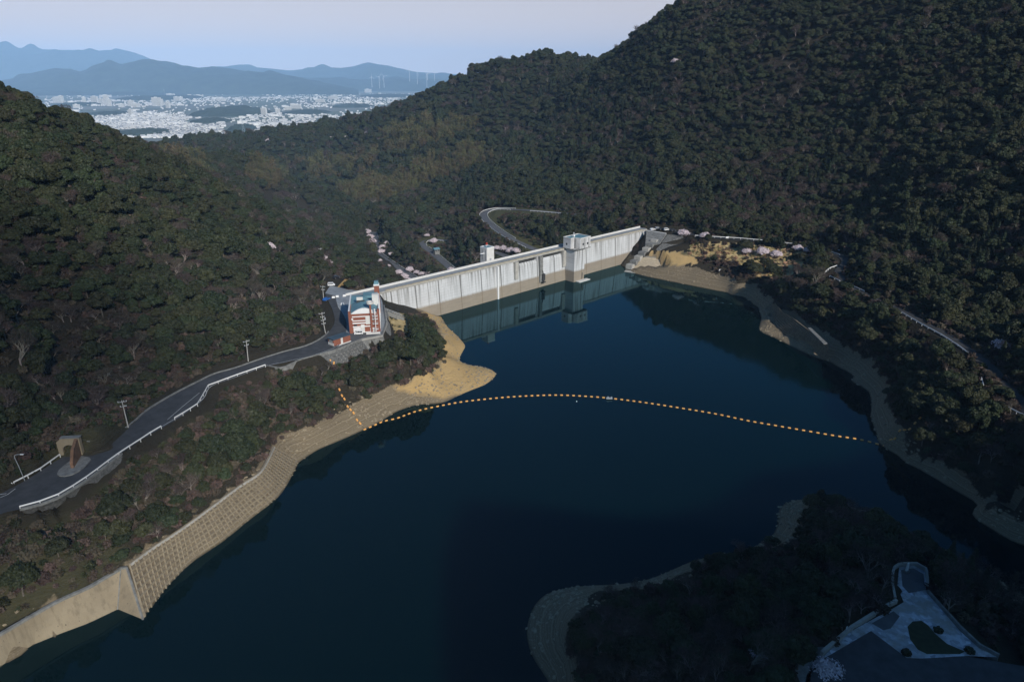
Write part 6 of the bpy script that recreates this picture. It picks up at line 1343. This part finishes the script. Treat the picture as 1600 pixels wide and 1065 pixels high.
lx_ = (P2[:, 0]-D0.x)*DIR.x+(P2[:, 1]-D0.y)*DIR.y; ly_ = (P2[:, 0]-D0.x)*DN.x+(P2[:, 1]-D0.y)*DN.y; P2 = P2[~((lx_ > 0) & (lx_ < LD) & (ly_ > -3))]
for j, (qx, qy, l) in enumerate(((715, 565, 'pale boulder on the sandy neck of the left peninsula'), (835, 985, 'tan boulder on the left tip of the shaded headland'), (560, 668, 'boulder on the left shore beside the end of the float boom'))):
    q = hit(qx, qy); t = link('boulder', KIND['rock'][j][1]); t.location = q; t.scale = (1.5, 1.5, 1.4); tag(t, l, 'boulder'); SRC[('rock', j)] = t
scatter('shore_stones', 'loose stones strewn over the bare shore', 'rock', P2, r_.uniform(0.25, 1.0, len(P2))**1.8*1.5, r_.uniform(0, 6.28, len(P2)), r_.integers(0, 3, len(P2))); print('rocks', len(P2))

# ------------------------------------------------------------------ cherry trees in blossom, each one placed
CH = [(574, 361, 1.0, 'pink cherry at the top of the row left of the valley road'), (578, 369, 1.1, 'pink cherry second in the row left of the valley road'), (582, 376, 1.1, 'pink cherry third in the row left of the valley road'), (583, 383, 0.9, 'pink cherry lowest in the row left of the valley road'),
      (599, 384, 1.2, 'rosy cherry right of the valley road bend'), (596, 391, 1.1, 'rosy cherry nearer the road at the valley bend'), (605, 379, 0.9, 'faint pink cherry farther right of the valley bend'), (592, 404, 0.8, 'whitish blossom tree at the small valley bridge'), (607, 412, 0.6, 'tiny pink cherry on the valley roadside'),
      (641, 420, 1.1, 'pink cherry on the grass bank behind the left half of the dam'), (651, 424, 0.8, 'small whitish cherry on the bank behind the dam'), (659, 426, 0.9, 'pale cherry third along the bank behind the dam'), (672, 427, 1.2, 'broad pink cherry on the bank just behind the dam crest'), (624, 424, 1.0, 'pale cherry above the lower end of the valley road'), (632, 430, 1.1, 'pale cherry on the valley road nearest the dam'), (637, 436, 0.9, 'pale cherry half hidden below the valley road'),
      (705, 420, 0.9, 'small pink cherry at the dam crest by the lower road'), (678, 377, 1.1, 'pink cherry on the bend of the lower road behind the dam'), (668, 365, 0.8, 'deep pink small cherry above the lower road bend'),
      (777, 388, 1.0, 'pink cherry at the left end of the row beside the lift house'), (788, 389, 1.2, 'pink cherry second from the lift house'), (798, 391, 1.2, 'pink cherry third from the lift house'), (808, 394, 1.1, 'pink cherry fourth from the lift house'), (816, 397, 0.9, 'pink cherry at the right end of the row by the lift house'),
      (504, 402, 1.1, 'whitish pink cherry on the left hill shoulder near the poles'), (511, 410, 1.1, 'pale pink cherry just below the other on the left hill shoulder'), (1068, 361, 1.2, 'white cherry at the end of the parked row by the dam'), (1102, 365, 1.1, 'pink cherry behind the start of the right guardrail'), (1166, 388, 1.0, 'pink cherry just below the right guardrail'), (1190, 392, 1.3, 'large pink cherry in the golden grass below the right guardrail'), (1212, 394, 1.1, 'pink cherry right of the large one below the guardrail'), (1246, 383, 1.0, 'deep pink cherry behind the right end of the guardrail'), (1265, 387, 1.0, 'whitish blossom tree at the right end of the golden bank'), (949, 340, 0.9, 'pale pink cherry on the hill behind the right part of the dam'),
      (512, 244, 1.5, 'white blossom tree on the dark wooded ridge of the valley'), (575, 206, 1.5, 'pale blossom tree high on the far ridge'), (519, 216, 1.5, 'pale blossom tree on the far ridge crest left'), (421, 218, 1.6, 'pale blossom tree on the low far ridge'), (357, 246, 1.5, 'white blossom tree across the valley from the left hill'), (1055, 98, 1.4, 'white blossom tree high on the right mountain'), (1180, 308, 1.3, 'whitish blossom tree low on the right mountain'), (420, 388, 1.2, 'cream blossom tree on the left hill flank'), (541, 212, 1.2, 'small white blossom tree under the far ridge'),
      (1190, 1022, 0.8, 'whitish blossom tree on the headland left of the car park'), (1287, 1056, 0.9, 'dim pink cherry at the edge of the plaza car park'), (1567, 545, 1.2, 'pale blossom tree above the shaded right road'), (612, 396, 0.8, 'rosy cherry behind the valley road railing')]
for i, (a, b, s, l) in enumerate(CH):
    q = hit(a, b+(9 if 1060 < a < 1280 and b > 350 else 5))
    if q: plant('cherry', i, tuple(q), s*(0.85 if q.y < 620 else 1.0), i*1.3, l, 'cherry trees in blossom')
WORDS['cherry'] = ('cherry_tree', '', 'cherry tree')

# ------------------------------------------------------------------ the city on the plain
def gable(w, d, h, rh, x=0, y=0, z=0, a=0.0):
    ca, sa = math.cos(a), math.sin(a); V_ = [(-w/2, -d/2, 0), (w/2, -d/2, 0), (w/2, d/2, 0), (-w/2, d/2, 0), (-w/2, -d/2, h), (w/2, -d/2, h), (w/2, d/2, h), (-w/2, d/2, h), (-w/2, 0, h+rh), (w/2, 0, h+rh)]
    return [(x+u*ca-v*sa, y+u*sa+v*ca, z+t) for u, v, t in V_], [(0, 1, 5, 4), (2, 3, 7, 6), (1, 2, 6, 9, 5), (3, 0, 4, 8, 7), (4, 5, 9, 8), (6, 7, 8, 9)], [0, 0, 0, 0, 1, 1]
cr = np.random.default_rng(5)
n = 15000; cx_ = cr.uniform(70, 740, n); cy_ = 146.5+(216-146.5)*cr.random(n)**1.15
pw = np.array([tuple(wz(a, b, PL)) for a, b in zip(cx_, cy_)])
dens = np.where(cy_ > 177, 0.95, np.where(cy_ > 168, 0.18, np.where(cy_ > 152, 0.85, 0.4)))*np.clip(0.75+1.6*vnoise(pw[:, :2]*np.array([1, 0.5]), 420, 91), 0.05, 1)
dens = np.where((cy_ > 166) & (cy_ < 176) & (cx_ < 330), 0.05, dens); dens = np.where((cx_ < 330) & (cy_ < 152), dens*0.3, dens)
WOODED = [(342, 178, 56, 7), (318, 190, 28, 5), (370, 202, 22, 9), (225, 154, 56, 4), (545, 166, 30, 4), (470, 176, 35, 4), (105, 164, 30, 4), (600, 150, 45, 3), (205, 208, 38, 6), (150, 178, 30, 4)]
okc = cr.random(n) < dens
for a, b, c, d in WOODED: okc &= ~(((cx_-a)/c)**2+((cy_-b)/d)**2 < 1)
okc &= visible(pw+np.array([0, 0, 8.0]), 7.0); pw, cyk, cxk = pw[okc], cy_[okc], cx_[okc]
order = np.argsort(pw[:, 1]); pw = pw[order]; cxk = cxk[order]; inF = (cxk > 4)
protos = []
for w_, d_, h_, rh_ in ((11, 8, 5.5, 2.2), (13, 9, 6, 2.5), (9, 9, 6, 2.0), (18, 10, 8, 0.4)):
    v_, f_, m_ = gable(w_, d_, h_, rh_); mb = MB(); mb.v = v_; mb.f = f_; mb.m = m_; me = bpy.data.meshes.new('house'); me.from_pydata(v_, [], f_); me.materials.append(M['housewall']); me.materials.append(M['houseroof'] if h_ < 7.5 else M['conc_white']); me.polygons.foreach_set('material_index', m_); me.update(); protos.append(me)
for i in range(min(300, len(pw))):
    o = link('town_house', protos[cr.integers(0, 4) if cr.random() > 0.12 else 3]); o.location = pw[i]; o.rotation_euler = (0, 0, cr.uniform(-0.5, 0.5)+(cr.random() < 0.4)*1.57); tag(o, 'small pale house among many on the near side of the distant town', 'house', 'houses of the distant town')
mb = MB()
for i in range(300, len(pw)):
    big = cr.random() < 0.10 and pw[i, 1] > 3600; s = cr.uniform(0.8, 1.35)
    w_, d_, h_, rh_ = (cr.uniform(20, 55), cr.uniform(14, 24), cr.uniform(8, 16), 0.3) if big else (11*s, 8.5*s, 6*s, 2.2*s)
    v_, f_, m_ = gable(w_, d_, h_, rh_, *pw[i], cr.uniform(-0.4, 0.4)+(cr.random() < 0.4)*1.57); mb.v, o_ = mb.v+[], len(mb.v)
    mb.add(v_, f_); mb.m[-6:] = m_ if not big else [0]*6
o = mb.build('townscape', [M['housewall'], M['houseroof']]); o['kind'] = 'stuff'; o['label'] = 'dense pale houses of the distant town'
print('houses', len(pw))
BL = [(90, 161, 62, 8), (96, 160, 30, 9), (132, 162, 22, 9), (148, 163, 46, 11), (158, 164, 30, 9), (167, 165, 34, 14), (172, 166, 22, 10), (205, 166, 40, 8), (212, 168, 52, 6), (245, 166, 60, 12), (252, 165, 30, 9), (262, 169, 26, 8), (276, 158, 40, 6), (283, 157, 24, 5), (120, 169, 40, 5), (190, 168, 36, 5), (412, 180, 36, 10), (434, 177, 28, 6), (462, 170, 70, 6), (204, 181, 24, 9), (165, 152, 70, 3), (266, 150, 60, 3), (537, 139, 60, 3), (550, 131, 40, 2.5), (612, 135, 90, 3), (640, 136, 80, 3), (575, 145, 44, 5), (310, 152, 60, 3), (450, 172, 40, 5), (500, 160, 60, 4), (520, 155, 60, 4), (345, 158, 50, 4), (290, 202, 22, 6)]
for i, (a, b, w_, hp) in enumerate(BL):
    q = wz(a, b, PL); k_ = q.y/FPX; h_ = hp*k_*1.0; t = link('city_block', None) if False else None
    mb = MB(); wd_ = max(14, w_*k_/4.4); mb.b2(-wd_/2, wd_/2, 0, 18, 0, h_)
    if h_ > 26:
        mb.b2(-wd_*0.2, wd_*0.12, 4, 12, h_, h_+5)
        for f_ in range(int(h_/3.4)): mb.b2(-wd_/2+0.6, wd_/2-0.6, -0.5, -0.02, 1.2+f_*3.4, 2.6+f_*3.4, 1)
    o = mb.build('city_block', [M['conc_white'], M['conc_grey']]); o.location = q; o.rotation_euler = (0, 0, cr.uniform(-0.25, 0.35))
    tag(o, 'pale tall block rising above the distant town' if h_ > 26 else 'long low pale building in the distant town', 'building', 'tall blocks of the distant town' if h_ > 26 else 'long buildings of the distant town')
# lattice pylon and wind turbines
def pylon(px_, py_, hpx, label):
    q = wz(px_, py_, PL); h = hpx*q.y/FPX; w = thing('pylon', label, 'pylon', q, 0.4); mb = MB(); f = lambda z: 5.2*(1-z/h*0.82)
    for k in range(8):
        z0, z1 = h*k/8, h*(k+1)/8; a, b = f(z0), f(z1); c0 = [(-a, -a), (a, -a), (a, a), (-a, a)]; c1 = [(-b, -b), (b, -b), (b, b), (-b, b)]
        for j in range(4):
            mb.tube((*c0[j], z0), (*c1[j], z1), 0.4, n=3); mb.tube((*c0[j], z0), (*c1[(j+1) % 4], z1), 0.25, n=3)
    mb.build('tower', M['steel'], w)
    for zz, L_ in ((0.72, 9), (0.83, 8), (0.94, 6)):
        mb = MB(); mb.tube((-L_, 0, h*zz), (L_, 0, h*zz), 0.5, 0.5, n=4); mb.build('crossarm', M['steel'], w)
pylon(381, 209, 23, 'steel lattice pylon at the near edge of the distant town')
pylon(258, 153, 12, 'faint steel pylon far beyond the tall city blocks')
pylon(457, 145, 12, 'faint steel pylon at the foot of the far hills')
def turbine(px_, hubpy, basepy, y, rot0, label):
    d = ray(px_, basepy); b = Vector((d.x*y/d.y, y, H+d.z*y/d.y)); hgt = (basepy-hubpy)*y/FPX; w = thing('wind_turbine', label, 'wind turbine', b, 0.2, 'wind turbines on the far hills')
    mb = MB(); mb.tube((0, 0, -60), (0, 0, hgt), 2.8, 1.7, n=8); mb.build('tower', M['white'], w); mb = MB(); mb.box((0, -2, hgt+1), (6, 12, 6)); mb.build('nacelle', M['white'], w)
    for k in range(3):
        a = rot0+k*2.094; mb = MB(); mb.tube((0, -9, hgt+1), (math.sin(a)*hgt*0.55, -9, hgt+1+math.cos(a)*hgt*0.55), 2.2, 0.6, n=5); mb.build('blade', M['white'], w)
for i, (a, b, c) in enumerate(((640, 111, 122), (652, 114, 126), (667, 118, 131), (581, 122, 131), (593, 122, 133), (600, 121, 132), (668, 112, 120), (679, 113, 121))):
    turbine(a, b, c, 13200 + (i % 3)*300, i*0.7, ['white wind turbine tallest on the far ridge left of the green hill', 'white wind turbine right beside the tallest one', 'white wind turbine lowest of those near the hill edge', 'white wind turbine at the left of the far foothills', 'white wind turbine second of the three on the foothills', 'white wind turbine third of the three on the foothills', 'white wind turbine high near the green hill edge', 'white wind turbine nearest the green hill edge'][i])

# ------------------------------------------------------------------ haze
hz = MB(); hz.b2(-32000, 32000, -1500, 25500, -126.5, 1000)
hm = bpy.data.materials.new('haze_air'); hm.use_nodes = True; hn = hm.node_tree; hn.nodes.clear()
vol = hn.nodes.new('ShaderNodeVolumePrincipled'); vol.inputs['Color'].default_value = (0.38, 0.63, 1.0, 1); vol.inputs['Density'].default_value = 4.7e-5; vol.inputs['Anisotropy'].default_value = -0.4
ho = hn.nodes.new('ShaderNodeOutputMaterial'); hn.links.new(vol.outputs[0], ho.inputs['Volume'])
o = hz.build('haze', hm); o['kind'] = 'stuff'; o['label'] = 'thin blue haze over the far valley'
